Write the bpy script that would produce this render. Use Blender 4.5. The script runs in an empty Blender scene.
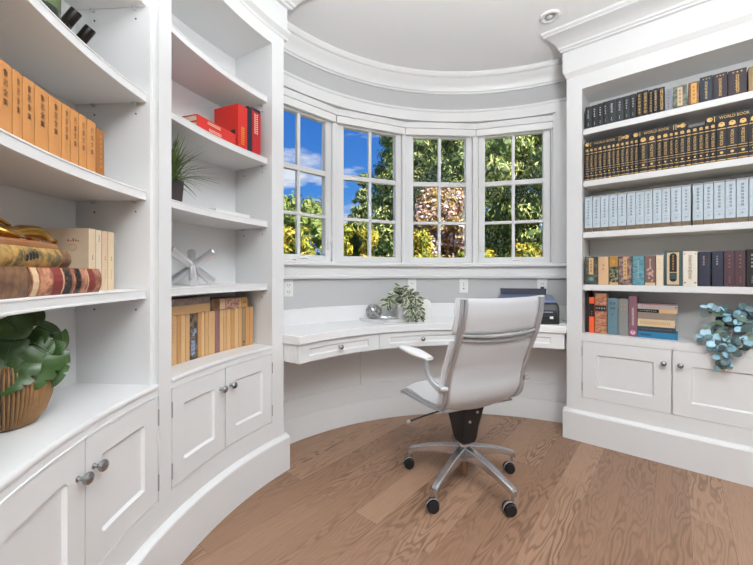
import bpy, bmesh, math, random
from mathutils import Vector, Matrix
PI = math.pi
rad = math.radians
scene = bpy.context.scene
COL = scene.collection

# ------------------------------------------------------------------ layout constants (metres)
CAM_H = 1.14
LCX, LCY, LR = 0.8344, 1.1962, 1.6425      # circle of the left bookcase's face
BCX, BCY, BR = 0.6395, 1.2746, 1.6825      # circle of the window bay's wall
RA = -0.6984                               # direction of the right bookcase's face
RD = 2.7893
TV = Vector((math.cos(RA), math.sin(RA), 0))
NV = Vector((-math.sin(RA), math.cos(RA), 0))
CEIL = 2.76
LC = (LCX, LCY)
BC = (BCX, BCY)


def lp(a, d, z=0.0):
    """point on the left circle: angle in degrees, d metres behind the face"""
    return Vector((LCX + (LR + d) * math.cos(rad(a)), LCY + (LR + d) * math.sin(rad(a)), z))


def bp(a, r, z=0.0):
    return Vector((BCX + r * math.cos(rad(a)), BCY + r * math.sin(rad(a)), z))


def rp(t, d, z=0.0):
    v = TV * t + NV * (RD + d)
    return Vector((v.x, v.y, z))


# ------------------------------------------------------------------ materials
def srgb(r, g, b):
    def f(c):
        c /= 255.0
        return c / 12.92 if c <= 0.04045 else ((c + 0.055) / 1.055) ** 2.4
    return (f(r), f(g), f(b), 1.0)


MATS = {}


def mat(name, rgb, rough=0.5, metal=0.0, bump=0.0, bscale=60.0, var=0.0, vscale=20.0, spec=0.5, coat=0.0, stretch=None):
    if name in MATS:
        return MATS[name]
    m = bpy.data.materials.new(name)
    m.use_nodes = True
    nt = m.node_tree
    b = nt.nodes['Principled BSDF']
    c = srgb(*rgb)
    b.inputs['Base Color'].default_value = c
    b.inputs['Roughness'].default_value = rough
    b.inputs['Metallic'].default_value = metal
    b.inputs['Specular IOR Level'].default_value = spec
    b.inputs['Coat Weight'].default_value = coat
    if bump or var:
        tc = nt.nodes.new('ShaderNodeTexCoord')
        mp = nt.nodes.new('ShaderNodeMapping')
        if stretch:
            mp.inputs['Scale'].default_value = stretch
        nt.links.new(tc.outputs['Object'], mp.inputs['Vector'])
    if var:
        n = nt.nodes.new('ShaderNodeTexNoise')
        n.inputs['Scale'].default_value = vscale
        n.inputs['Detail'].default_value = 4
        nt.links.new(mp.outputs['Vector'], n.inputs['Vector'])
        mx = nt.nodes.new('ShaderNodeMix')
        mx.data_type = 'RGBA'
        mx.inputs[6].default_value = tuple(max(0, x * (1 - var)) for x in c[:3]) + (1,)
        mx.inputs[7].default_value = tuple(min(1, x * (1 + var)) for x in c[:3]) + (1,)
        nt.links.new(n.outputs['Fac'], mx.inputs[0])
        nt.links.new(mx.outputs[2], b.inputs['Base Color'])
    if bump:
        n = nt.nodes.new('ShaderNodeTexNoise')
        n.inputs['Scale'].default_value = bscale
        n.inputs['Detail'].default_value = 3
        nt.links.new(mp.outputs['Vector'], n.inputs['Vector'])
        bu = nt.nodes.new('ShaderNodeBump')
        bu.inputs['Strength'].default_value = bump
        bu.inputs['Distance'].default_value = 0.002
        nt.links.new(n.outputs['Fac'], bu.inputs['Height'])
        nt.links.new(bu.outputs['Normal'], b.inputs['Normal'])
    MATS[name] = m
    return m


WHITE = mat('white_trim_paint', (226, 226, 226), 0.38, bump=0.03, bscale=300)
CASE = mat('white_cabinet_paint', (222, 222, 222), 0.42, bump=0.03, bscale=300)
WALL = mat('pale_grey_wall_paint', (188, 188, 189), 0.7, bump=0.05, bscale=400)
CEILM = mat('ceiling_paint', (240, 240, 240), 0.75)
QUARTZ = mat('white_quartz', (236, 236, 236), 0.25, var=0.03, vscale=60)
PLASTIC = mat('white_plastic', (232, 232, 230), 0.35)
STEEL = mat('brushed_steel', (206, 206, 208), 0.3, 0.9, bump=0.04, bscale=200)
CHROME = mat('polished_aluminium', (186, 188, 192), 0.28, 0.65)
KNOBM = mat('satin_nickel', (158, 158, 160), 0.26, 1.0)
HINGE = mat('hinge_steel', (176, 176, 178), 0.35, 0.9)
DARKHOLE = mat('dark_hole', (40, 40, 42), 0.8)
CASTM = mat('cast_aluminium', (196, 197, 200), 0.24, 0.92)
BLACKP = mat('black_plastic', (24, 24, 26), 0.45, bump=0.05)
LEATHER = mat('white_leather', (236, 236, 236), 0.4, bump=0.12, bscale=250)
BACKFAB = mat('pale_grey_back_shell', (192, 193, 196), 0.55, bump=0.08, bscale=350)
PAGES = mat('book_pages', (222, 210, 184), 0.9, var=0.08, vscale=150)
GOLD = mat('gilt_lettering', (190, 154, 92), 0.45, 0.4)
INK = mat('black_ink', (36, 30, 26), 0.7)
SILVERINK = mat('silver_lettering', (205, 208, 210), 0.5)
REDINK = mat('cream_lettering', (240, 215, 190), 0.6)
YELLOWINK = mat('yellow_lettering', (226, 178, 50), 0.6)
BRONZE = mat('polished_bronze', (176, 132, 62), 0.22, 1.0, bump=0.2, bscale=40, var=0.25, vscale=25)
LEAFDARK = mat('monstera_leaf', (56, 84, 38), 0.36, var=0.4, vscale=22, bump=0.2, bscale=60)
STEMM = mat('plant_stem', (74, 70, 48), 0.6)
GRASSBLADE = mat('grass_blade', (98, 118, 60), 0.55, var=0.45, vscale=18)
SOIL = mat('potting_soil', (50, 38, 28), 0.95, bump=0.6, bscale=80)
EXTW = mat('exterior_stucco', (205, 200, 190), 0.9, bump=0.1)


def floor_material():
    m = bpy.data.materials.new('oak_planks')
    m.use_nodes = True
    nt = m.node_tree
    N = nt.nodes
    L = nt.links
    b = N['Principled BSDF']
    tc = N.new('ShaderNodeTexCoord')
    mp = N.new('ShaderNodeMapping')
    mp.inputs['Rotation'].default_value = (0, 0, -rad(50))
    mp.inputs['Location'].default_value = (0.3, -0.086, 0)
    L.new(tc.outputs['Object'], mp.inputs['Vector'])
    br = N.new('ShaderNodeTexBrick')
    br.offset = 0.37
    br.offset_frequency = 2
    br.inputs['Color1'].default_value = (0, 0, 0, 1)
    br.inputs['Color2'].default_value = (1, 1, 1, 1)
    br.inputs['Mortar'].default_value = (0.5, 0.5, 0.5, 1)
    br.inputs['Scale'].default_value = 1.0
    br.inputs['Mortar Size'].default_value = 0.0006
    br.inputs['Mortar Smooth'].default_value = 0.2
    br.inputs['Brick Width'].default_value = 1.55
    br.inputs['Row Height'].default_value = 0.137
    L.new(mp.outputs['Vector'], br.inputs['Vector'])
    # per plank random -> offset in W
    sep = N.new('ShaderNodeSeparateColor')
    L.new(br.outputs['Color'], sep.inputs['Color'])
    rnd = sep.outputs['Red']
    mul = N.new('ShaderNodeMath'); mul.operation = 'MULTIPLY'; mul.inputs[1].default_value = 23.0
    L.new(rnd, mul.inputs[0])
    st = N.new('ShaderNodeMapping')
    st.inputs['Scale'].default_value = (1.5, 8.5, 1)
    L.new(mp.outputs['Vector'], st.inputs['Vector'])
    nz = N.new('ShaderNodeTexNoise'); nz.noise_dimensions = '4D'
    nz.inputs['Scale'].default_value = 1.0
    nz.inputs['Detail'].default_value = 2.5
    nz.inputs['Roughness'].default_value = 0.5
    L.new(st.outputs['Vector'], nz.inputs['Vector'])
    L.new(mul.outputs[0], nz.inputs['W'])
    # cathedral contour lines
    m1 = N.new('ShaderNodeMath'); m1.operation = 'MULTIPLY'; m1.inputs[1].default_value = 118.0
    L.new(nz.outputs['Fac'], m1.inputs[0])
    sn = N.new('ShaderNodeMath'); sn.operation = 'SINE'
    L.new(m1.outputs[0], sn.inputs[0])
    ring = N.new('ShaderNodeMapRange')
    ring.inputs['From Min'].default_value = -0.2
    ring.inputs['From Max'].default_value = 1.0
    L.new(sn.outputs[0], ring.inputs['Value'])
    # where the figure is strong
    nm = N.new('ShaderNodeTexNoise'); nm.noise_dimensions = '4D'
    nm.inputs['Scale'].default_value = 1.0
    nm.inputs['Detail'].default_value = 1.0
    st2 = N.new('ShaderNodeMapping')
    st2.inputs['Scale'].default_value = (0.9, 5.0, 1)
    L.new(mp.outputs['Vector'], st2.inputs['Vector'])
    L.new(st2.outputs['Vector'], nm.inputs['Vector'])
    L.new(mul.outputs[0], nm.inputs['W'])
    msk = N.new('ShaderNodeMapRange')
    msk.inputs['From Min'].default_value = 0.38
    msk.inputs['From Max'].default_value = 0.66
    L.new(nm.outputs['Fac'], msk.inputs['Value'])
    rm = N.new('ShaderNodeMath'); rm.operation = 'MULTIPLY'
    L.new(ring.outputs['Result'], rm.inputs[0]); L.new(msk.outputs['Result'], rm.inputs[1])
    # fine pores
    st3 = N.new('ShaderNodeMapping')
    st3.inputs['Scale'].default_value = (9, 260, 1)
    L.new(mp.outputs['Vector'], st3.inputs['Vector'])
    fine = N.new('ShaderNodeTexNoise')
    fine.inputs['Scale'].default_value = 1.0
    fine.inputs['Detail'].default_value = 3
    L.new(st3.outputs['Vector'], fine.inputs['Vector'])
    base = N.new('ShaderNodeValToRGB')
    base.color_ramp.elements[0].position = 0.0
    base.color_ramp.elements[0].color = srgb(140, 108, 86)
    base.color_ramp.elements[1].position = 1.0
    base.color_ramp.elements[1].color = srgb(162, 129, 105)
    L.new(rnd, base.inputs['Fac'])
    dk = N.new('ShaderNodeMix'); dk.data_type = 'RGBA'
    dk.inputs[7].default_value = srgb(98, 70, 53)
    rms = N.new('ShaderNodeMath'); rms.operation = 'MULTIPLY'; rms.inputs[1].default_value = 0.8
    L.new(rm.outputs[0], rms.inputs[0])
    L.new(rms.outputs[0], dk.inputs[0])
    L.new(base.outputs['Color'], dk.inputs[6])
    fm = N.new('ShaderNodeMapRange')
    fm.inputs['From Min'].default_value = 0.35
    fm.inputs['From Max'].default_value = 0.7
    fm.inputs['To Min'].default_value = 0.86
    fm.inputs['To Max'].default_value = 1.1
    L.new(fine.outputs['Fac'], fm.inputs['Value'])
    fx = N.new('ShaderNodeMix'); fx.data_type = 'RGBA'; fx.blend_type = 'MULTIPLY'
    fx.inputs[0].default_value = 1.0
    L.new(dk.outputs[2], fx.inputs[6])
    L.new(fm.outputs['Result'], fx.inputs[7])
    gap = N.new('ShaderNodeMix'); gap.data_type = 'RGBA'
    gap.inputs[7].default_value = srgb(72, 48, 34)
    gs = N.new('ShaderNodeMath'); gs.operation = 'MULTIPLY'; gs.inputs[1].default_value = 0.7
    L.new(br.outputs['Fac'], gs.inputs[0])
    L.new(gs.outputs[0], gap.inputs[0])
    L.new(fx.outputs[2], gap.inputs[6])
    L.new(gap.outputs[2], b.inputs['Base Color'])
    b.inputs['Roughness'].default_value = 0.42
    b.inputs['Specular IOR Level'].default_value = 0.35
    bu = N.new('ShaderNodeBump')
    bu.inputs['Strength'].default_value = 0.12
    bu.inputs['Distance'].default_value = 0.002
    L.new(fine.outputs['Fac'], bu.inputs['Height'])
    L.new(bu.outputs['Normal'], b.inputs['Normal'])
    return m


def glass_material():
    m = bpy.data.materials.new('window_glass')
    m.use_nodes = True
    nt = m.node_tree
    nt.nodes.remove(nt.nodes['Principled BSDF'])
    out = nt.nodes['Material Output']
    tr = nt.nodes.new('ShaderNodeBsdfTransparent')
    gl = nt.nodes.new('ShaderNodeBsdfGlossy')
    gl.inputs['Roughness'].default_value = 0.02
    fr = nt.nodes.new('ShaderNodeFresnel')
    fr.inputs['IOR'].default_value = 1.1
    mx = nt.nodes.new('ShaderNodeMixShader')
    nt.links.new(fr.outputs[0], mx.inputs[0])
    nt.links.new(tr.outputs[0], mx.inputs[1])
    nt.links.new(gl.outputs[0], mx.inputs[2])
    nt.links.new(mx.outputs[0], out.inputs['Surface'])
    return m


def two_tone(name, a, b, scale, lo=0.45, hi=0.55, rough=0.6, stretch=None, detail=4, bump=0.0):
    """noise mottled material between two colours"""
    m = bpy.data.materials.new(name)
    m.use_nodes = True
    nt = m.node_tree
    bs = nt.nodes['Principled BSDF']
    tc = nt.nodes.new('ShaderNodeTexCoord')
    mp = nt.nodes.new('ShaderNodeMapping')
    if stretch:
        mp.inputs['Scale'].default_value = stretch
    nz = nt.nodes.new('ShaderNodeTexNoise')
    nz.inputs['Scale'].default_value = scale
    nz.inputs['Detail'].default_value = detail
    rp_ = nt.nodes.new('ShaderNodeValToRGB')
    rp_.color_ramp.elements[0].position = lo
    rp_.color_ramp.elements[0].color = srgb(*a)
    rp_.color_ramp.elements[1].position = hi
    rp_.color_ramp.elements[1].color = srgb(*b)
    nt.links.new(tc.outputs['Object'], mp.inputs['Vector'])
    nt.links.new(mp.outputs['Vector'], nz.inputs['Vector'])
    nt.links.new(nz.outputs['Fac'], rp_.inputs['Fac'])
    nt.links.new(rp_.outputs['Color'], bs.inputs['Base Color'])
    bs.inputs['Roughness'].default_value = rough
    if bump:
        bu = nt.nodes.new('ShaderNodeBump')
        bu.inputs['Strength'].default_value = bump
        bu.inputs['Distance'].default_value = 0.003
        nt.links.new(nz.outputs['Fac'], bu.inputs['Height'])
        nt.links.new(bu.outputs['Normal'], bs.inputs['Normal'])
    return m


def leaf_mat(name, a, b, trans=0.25, scale=1.5):
    m = two_tone(name, a, b, scale, 0.35, 0.65, 0.6)
    return m


# ------------------------------------------------------------------ mesh builder
class MB:
    def __init__(self):
        self.v = []
        self.f = []
        self.mi = []
        self.cur = 0

    def add(self, vs, fs, M=None):
        o = len(self.v)
        for p in vs:
            p = Vector(p)
            self.v.append(M @ p if M is not None else p)
        for f in fs:
            self.f.append([i + o for i in f])
            self.mi.append(self.cur)
        return self

    def box(self, x0, x1, y0, y1, z0, z1, M=None):
        vs = [(x0, y0, z0), (x1, y0, z0), (x1, y1, z0), (x0, y1, z0), (x0, y0, z1), (x1, y0, z1), (x1, y1, z1), (x0, y1, z1)]
        fs = [(0, 3, 2, 1), (4, 5, 6, 7), (0, 1, 5, 4), (1, 2, 6, 5), (2, 3, 7, 6), (3, 0, 4, 7)]
        return self.add(vs, fs, M)

    def loops(self, rings, closed=False, cap=True, M=None):
        """skin a list of rings (each a list of points)"""
        n = len(rings[0])
        vs = [p for r in rings for p in r]
        fs = []
        k = len(rings)
        for i in range(k if closed else k - 1):
            a = i * n
            b = ((i + 1) % k) * n
            for j in range(n):
                j2 = (j + 1) % n
                fs.append((a + j, a + j2, b + j2, b + j))
        if cap and not closed:
            fs.append(tuple(range(n - 1, -1, -1)))
            fs.append(tuple((k - 1) * n + j for j in range(n)))
        return self.add(vs, fs, M)

    def arc(self, c, r0, r1, a0, a1, z0, z1, n=None):
        return self.arcprof(c, [(r0, z0), (r1, z0), (r1, z1), (r0, z1)], a0, a1, n)

    def arcprof(self, c, prof, a0, a1, n=None, shear=None):
        if n is None:
            n = max(2, int(abs(a1 - a0) / 1.5) + 1)
        rings = []
        for i in range(n + 1):
            ring = []
            for (r, z) in prof:
                s0 = shear(r) if shear else 0
                a = rad((a0 + s0) + (a1 - a0 - s0) * i / n)
                ring.append((c[0] + r * math.cos(a), c[1] + r * math.sin(a), z))
            rings.append(ring)
        return self.loops(rings)

    def lin(self, prof, t0, t1, shear=None):
        """profile of (d, z) swept along the right bookcase's face direction"""
        r0 = [rp(t0 + (shear(d) if shear else 0), d, z) for d, z in prof]
        r1 = [rp(t1, d, z) for d, z in prof]
        return self.loops([r0, r1])

    def rbox(self, t0, t1, d0, d1, z0, z1):
        return self.lin([(d0, z0), (d1, z0), (d1, z1), (d0, z1)], t0, t1)

    def lathe(self, prof, n=24, M=None, cap=True, mod=None):
        rings = []
        for r, z in prof:
            rings.append([((mod(j, r) if mod else r) * math.cos(2 * PI * j / n), (mod(j, r) if mod else r) * math.sin(2 * PI * j / n), z) for j in range(n)])
        return self.loops(rings, cap=cap, M=M)

    def tube(self, pts, r, n=8, closed=False, flat=None, up=None, M=None):
        """sweep a circle (or an ellipse/rectangle given by flat=(w,h)) along pts; r may be a list"""
        pts = [Vector(p) for p in pts]
        k = len(pts)
        rings = []
        prev = None
        for i, p in enumerate(pts):
            if closed:
                t = pts[(i + 1) % k] - pts[i - 1]
            else:
                t = pts[min(i + 1, k - 1)] - pts[max(i - 1, 0)]
            t.normalize()
            if up is not None:
                u = Vector(up)
            elif prev is not None:
                u = prev
            else:
                u = Vector((0, 0, 1)) if abs(t.z) < 0.9 else Vector((1, 0, 0))
            s = t.cross(u)
            if s.length < 1e-6:
                s = t.orthogonal()
            s.normalize()
            u = s.cross(t).normalized()
            prev = u
            rr = r[i] if isinstance(r, (list, tuple)) else r
            ring = []
            if flat:
                w, h = flat
                k_ = rr
                c_ = min(w, h) * 0.3
                for (a, b) in [(-w + c_, -h), (w - c_, -h), (w, -h + c_), (w, h - c_), (w - c_, h), (-w + c_, h), (-w, h - c_), (-w, -h + c_)]:
                    ring.append(p + s * a * k_ + u * b * k_)
            else:
                for j in range(n):
                    a = 2 * PI * j / n
                    ring.append(p + s * math.cos(a) * rr + u * math.sin(a) * rr)
            rings.append(ring)
        return self.loops(rings, closed=closed, M=M)

    def cyl(self, p0, p1, r, n=16):
        return self.tube([p0, p1], r, n)

    def ball(self, c, r, n=16, sz=1.0, M=None):
        prof = []
        for i in range(n // 2 + 1):
            a = -PI / 2 + PI * i / (n // 2)
            prof.append((max(1e-5, r * math.cos(a)), r * sz * math.sin(a)))
        T = Matrix.Translation(Vector(c))
        return self.lathe(prof, n, (M @ T) if M is not None else T)


def finish(me, smooth, angle=35):
    bm = bmesh.new()
    bm.from_mesh(me)
    bmesh.ops.remove_doubles(bm, verts=bm.verts, dist=1e-6)
    bmesh.ops.recalc_face_normals(bm, faces=bm.faces)
    bm.to_mesh(me)
    bm.free()
    if smooth:
        for p in me.polygons:
            p.use_smooth = True
        me.set_sharp_from_angle(angle=rad(angle))


def mesh(mb, name, mats, smooth=False, angle=35, weld=True):
    me = bpy.data.meshes.new(name)
    me.from_pydata([tuple(p) for p in mb.v], [], mb.f)
    if not isinstance(mats, (list, tuple)):
        mats = [mats]
    for m in mats:
        me.materials.append(m)
    if len(mats) > 1:
        me.polygons.foreach_set('material_index', mb.mi)
    if weld:
        finish(me, smooth, angle)
    elif smooth:
        for p in me.polygons:
            p.use_smooth = True
    me.update()
    return me


def link(name, data, parent=None):
    o = bpy.data.objects.new(name, data)
    COL.objects.link(o)
    if parent is not None:
        o.parent = parent
    return o


WM = {}


def root(name, loc, rz=0.0, label=None, cat=None, group=None, kind=None):
    o = bpy.data.objects.new(name, None)
    o.empty_display_size = 0.05
    COL.objects.link(o)
    o.location = loc
    o.rotation_euler = (0, 0, rz)
    tag(o, label, cat, group, kind)
    WM[o.name] = Matrix.Translation(Vector(loc)) @ Matrix.Rotation(rz, 4, 'Z')
    return o


def tag(o, label=None, cat=None, group=None, kind=None):
    if label:
        o['label'] = label
    if cat:
        o['category'] = cat
    if group:
        o['group'] = group
    if kind:
        o['kind'] = kind
    return o


def part(name, mb, mats, parent, smooth=False, bev=0.0, angle=35, world=True, label=None, seg=2):
    """mesh built in world coordinates (or in the root's own when world=False) as child"""
    me = mesh(mb, name, mats, smooth, angle)
    o = link(name, me, parent)
    top = parent
    while top.parent is not None:
        top = top.parent
    if world:
        me.transform(WM[top.name].inverted())
    if bev:
        b = o.modifiers.new('bevel', 'BEVEL')
        b.width = bev
        b.segments = seg
        b.limit_method = 'ANGLE'
        b.angle_limit = rad(40)
    if label:
        o['label'] = label
    return o


def struct(name, mb, mats, smooth=False, bev=0.0, angle=35):
    me = mesh(mb, name, mats, smooth, angle)
    o = link(name, me)
    o['kind'] = 'structure'
    if bev:
        b = o.modifiers.new('bevel', 'BEVEL')
        b.width = bev
        b.segments = 2
        b.limit_method = 'ANGLE'
        b.angle_limit = rad(40)
    return o


def single(name, mb, mats, loc, rz, label, cat, group=None, smooth=False, bev=0.0, angle=35):
    """a thing that is one mesh, in its own local coordinates"""
    me = mesh(mb, name, mats, smooth, angle)
    o = link(name, me)
    o.location = loc
    o.rotation_euler = (0, 0, rz)
    if bev:
        b = o.modifiers.new('bevel', 'BEVEL')
        b.width = bev
        b.segments = 2
        b.limit_method = 'ANGLE'
        b.angle_limit = rad(40)
    return tag(o, label, cat, group)


ORD = ['first', 'second', 'third', 'fourth', 'fifth', 'sixth', 'seventh', 'eighth', 'ninth', 'tenth', 'eleventh', 'twelfth',
       'thirteenth', 'fourteenth', 'fifteenth', 'sixteenth', 'seventeenth', 'eighteenth', 'nineteenth', 'twentieth',
       'twenty-first', 'twenty-second', 'twenty-third', 'twenty-fourth', 'twenty-fifth', 'twenty-sixth', 'twenty-seventh', 'twenty-eighth']

# ------------------------------------------------------------------ room shell
FLOORM = floor_material()
GLASS = glass_material()
mb = MB().box(-1.9, 3.0, -2.6, 3.15, -0.06, 0.0)
struct('floor', mb, FLOORM)
mb = MB().box(-1.9, 3.0, -2.6, 3.25, CEIL, CEIL + 0.08)
struct('ceiling', mb, CEILM)

# curved wall of the bay, below the sill and above the windows
mb = MB()
mb.arc(BC, BR, BR + 0.16, 58.5, 146.5, 0, 1.20, 60)
mb.arc(BC, BR, BR + 0.16, 58.5, 146.5, 2.40, CEIL, 60)
struct('wall_back', mb, WALL, True)
mb = MB().box(-1.95, -1.85, -2.6, 3.2, 0, CEIL)
struct('wall_left', mb, WALL)
mb = MB().box(2.95, 3.05, -2.6, 3.2, 0, CEIL)
struct('wall_right', mb, WALL)
mb = MB().box(-1.9, 3.0, -2.62, -2.54, 0, CEIL)
struct('wall_front', mb, WALL)

# wainscot below the desk: base board, rails and stiles
mb = MB()
P0 = BR - 0.014
mb.arcprof(BC, [(P0 - 0.006, 0), (P0 - 0.006, 0.145), (P0 - 0.002, 0.158), (BR, 0.16), (BR, 0)], 58.5, 145.9, 60)
struct('baseboard_back', mb, WHITE, True)
mb = MB()
mb.arc(BC, P0, BR, 58.5, 145.9, 0.16, 0.29, 60)
mb.arc(BC, P0, BR, 58.5, 145.9, 0.60, 0.65, 60)
for a0, a1 in [(142.6, 145.9), (114.0, 117.05), (87.4, 90.4), (58.5, 63.2)]:
    mb.arc(BC, P0, BR, a0, a1, 0.29, 0.60, 3)
mb.arc(BC, BR - 0.003, BR, 58.5, 145.9, 0.16, 0.65, 60)
struct('trim_1', mb, WHITE, True, bev=0.004)

# window stool, apron and bead
mb = MB()
mb.arcprof(BC, [(1.637, 1.203), (1.632, 1.210), (1.632, 1.228), (1.637, 1.235), (1.86, 1.235), (1.86, 1.203)], 59.6, 145.9, 60)
mb.arcprof(BC, [(1.664, 1.135), (1.664, 1.203), (BR, 1.203), (BR, 1.135)], 60.2, 145.9, 60)
mb.arcprof(BC, [(1.668, 1.108), (1.655, 1.113), (1.652, 1.128), (1.664, 1.137), (BR, 1.137), (BR, 1.108)], 60.2, 145.9, 60)
struct('trim_2', mb, WHITE, True)
# head casing
mb = MB()
mb.arcprof(BC, [(1.664, 2.398), (1.664, 2.470), (1.654, 2.478), (1.652, 2.490), (BR, 2.495), (1.84, 2.495), (1.84, 2.398)], 60.6, 145.9, 60)
# side casing on the right
mb.arc(BC, 1.664, BR + 0.02, 60.6, 63.4, 1.235, 2.41, 4)
mb.arc(BC, BR + 0.005, 1.86, 60.6, 64.0, 1.235, 2.41, 4)
mb.arc(BC, 1.664, 1.86, 143.3, 145.9, 1.235, 2.41, 4)
struct('trim_3', mb, WHITE, True)
# crown moulding of the bay
prof = [(BR, 2.627), (BR - 0.012, 2.627), (BR - 0.016, 2.637), (BR - 0.026, 2.640), (BR - 0.030, 2.655), (BR - 0.040, 2.676), (BR - 0.056, 2.697),
        (BR - 0.074, 2.712), (BR - 0.080, 2.722), (BR - 0.094, 2.728), (BR - 0.104, 2.740), (BR - 0.109, 2.750), (BR - 0.109, CEIL), (BR, CEIL)]
mb = MB().arcprof(BC, prof, 58.5, 147.5, 64)
struct('trim_4', mb, WHITE, True, angle=25)

# ------------------------------------------------------------------ windows
WD = 1.718
WC = [133.42, 113.52, 93.62, 73.72]
for i, c in enumerate(WC):
    pos = bp(c, WD, 0)
    w = root('window_%d' % (i + 1), (pos.x, pos.y, 0), rad(c - 90), kind='structure')
    f = MB()
    hw = 0.3008
    for s in (-1, 1):
        a, b2 = sorted((s * 0.2765, s * hw))
        f.box(a, b2, -0.012, 0.13, 1.222, 2.40)
    f.box(-0.2765, 0.2765, 0.0, 0.13, 2.335, 2.40)
    f.box(-0.2765, 0.2765, 0.0, 0.13, 1.222, 1.238)
    part('window_frame', f, WHITE, w, bev=0.002, world=False)
    s_ = MB()
    for s in (-1, 1):
        a, b2 = sorted((s * 0.2246, s * 0.2745))
        s_.box(a, b2, 0.006, 0.05, 1.240, 2.333)
    s_.box(-0.2246, 0.2246, 0.006, 0.05, 1.240, 1.283)
    s_.box(-0.2246, 0.2246, 0.006, 0.05, 2.283, 2.333)
    sash = part('sash', s_, WHITE, w, bev=0.003, world=False)
    m_ = MB()
    m_.box(-0.012, 0.012, 0.012, 0.044, 1.283, 2.283)
    m_.box(-0.2246, 0.2246, 0.010, 0.046, 1.878, 1.916)
    m_.box(-0.2246, 0.2246, 0.012, 0.044, 1.560, 1.584)
    part('muntin_bars', m_, WHITE, sash, bev=0.003, world=False)
    g = MB().box(-0.226, 0.226, 0.026, 0.030, 1.281, 2.285)
    part('glass_pane', g, GLASS, sash, world=False)
    # crank handle and side latch
    k = MB()
    k.box(-0.055, 0.055, -0.035, 0.004, 1.236, 1.248)
    k.tube([(-0.02, -0.012, 1.248), (0.0, -0.016, 1.262), (0.045, -0.016, 1.262), (0.055, -0.016, 1.254)], 0.006, 8)
    if i in (0, 3):
        part('crank_handle', k, PLASTIC, w, bev=0.003, world=False)
        q = MB()
        sx = 0.25 if i == 0 else -0.25
        q.box(sx - 0.008, sx + 0.008, -0.004, 0.008, 1.33, 1.43)
        q.tube([(sx, -0.008, 1.37), (sx + 0.006, -0.022, 1.39), (sx + 0.012, -0.026, 1.43)], 0.005, 8)
        part('latch', q, PLASTIC, w, bev=0.002, world=False)
    bl = root('window_blind', (pos.x, pos.y, 2.29), rad(c - 90),
              ['slim white blind headrail over the window nearest the left bookcase', 'slim white blind headrail over the window second from the left bookcase',
               'slim white blind headrail over the window with pink blossom outside', 'slim white blind headrail over the window nearest the right bookcase'][i],
              'blind', 'blind headrails over the bay windows')
    hb = MB().box(-0.296, 0.296, -0.045, 0.0, 0.055, 0.104)
    part('headrail', hb, WHITE, bl, bev=0.003, world=False)
    rb = MB().box(-0.292, 0.292, -0.035, -0.004, 0.002, 0.055)
    part('folded_blind', rb, PLASTIC, bl, bev=0.003, world=False)

# ------------------------------------------------------------------ left bookcase (curved)
A_END, A_S1, A_M0, A_M1, A_O2, A_F = 147.03, 150.1, 173.28, 175.88, 199.86, 203.0
DEP = 0.31
lb = root('built_in_bookcase', lp(173.3, 0.1), 0, 'tall white curved built-in bookcase with two bays, left of the window', 'bookcase')
CT = 0.737
ff = MB()
ff.arc(LC, LR, LR + 0.022, A_END, A_S1, 0.19, 2.56, 4)
ff.arc(LC, LR, LR + 0.022, A_M0, A_M1, 0.19, 2.56, 3)
ff.arc(LC, LR, LR + 0.022, A_O2, A_F, 0.19, 2.56, 4)
for a0, a1 in ((A_S1, A_M0), (A_M1, A_O2)):
    ff.arc(LC, LR, LR + 0.022, a0, a1, 0.19, 0.307, 18)
    ff.arc(LC, LR, LR + 0.022, a0, a1, 0.694, CT, 18)
    ff.arc(LC, LR, LR + 0.022, a0, a1, 2.445, 2.56, 18)
part('face_frame', ff, CASE, lb, True)
bd = MB()
bd.arc(LC, LR - 0.004, LR + 0.004, A_M1 - 0.28, A_M1, 0.30, 2.445, 1)
bd.arc(LC, LR - 0.003, LR + 0.004, A_M1, A_O2, 0.694, 0.6985, 18)
bd.arc(LC, LR - 0.003, LR + 0.004, A_S1, A_M0, 0.694, 0.6975, 18)
bd.arc(LC, LR - 0.003, LR + 0.004, A_M1, A_O2, 0.3025, 0.307, 18)
bd.arc(LC, LR - 0.003, LR + 0.004, A_S1, A_M0, 0.3025, 0.307, 18)
part('bead_moulding', bd, CASE, lb, True)
def side_panel(a):
    m = MB()
    dirv = Vector((math.cos(rad(a)), math.sin(rad(a)), 0))
    tn = Vector((-dirv.y, dirv.x, 0)) * 0.009
    p0 = lp(a, 0.02)
    p1 = lp(a, DEP)
    ring0 = [p0 - tn, p0 + tn, p1 + tn, p1 - tn]
    m.loops([[Vector((q.x, q.y, 0.02)) for q in ring0], [Vector((q.x, q.y, 2.50)) for q in ring0]])
    return m
for a in (A_END + 0.35, A_S1 - 0.32, A_M0 + 0.32, A_M1 + 0.14, A_O2 + 0.32):
    part('side_panel', side_panel(a), CASE, lb)
bk = MB().arc(LC, LR + DEP, LR + DEP + 0.015, A_END, A_F, 0.0, 2.56, 40)
part('back_panel', bk, CASE, lb, True)
tp = MB().arc(LC, LR + 0.02, LR + DEP, A_END + 0.6, A_F, 2.447, 2.47, 40)
part('top_panel', tp, CASE, lb, True)
for a0, a1 in ((A_S1, A_M0), (A_M1, A_O2)):
    ct = MB().arcprof(LC, [(LR + 0.001, 0.715), (LR - 0.003, 0.722), (LR - 0.003, 0.732), (LR + 0.001, CT + 0.001), (LR + DEP, CT + 0.001), (LR + DEP, 0.715)], a0, a1, 18)
    part('counter_shelf', ct, CASE, lb, True)
SHZ = [1.087, 1.445, 1.803, 2.150]
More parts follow.
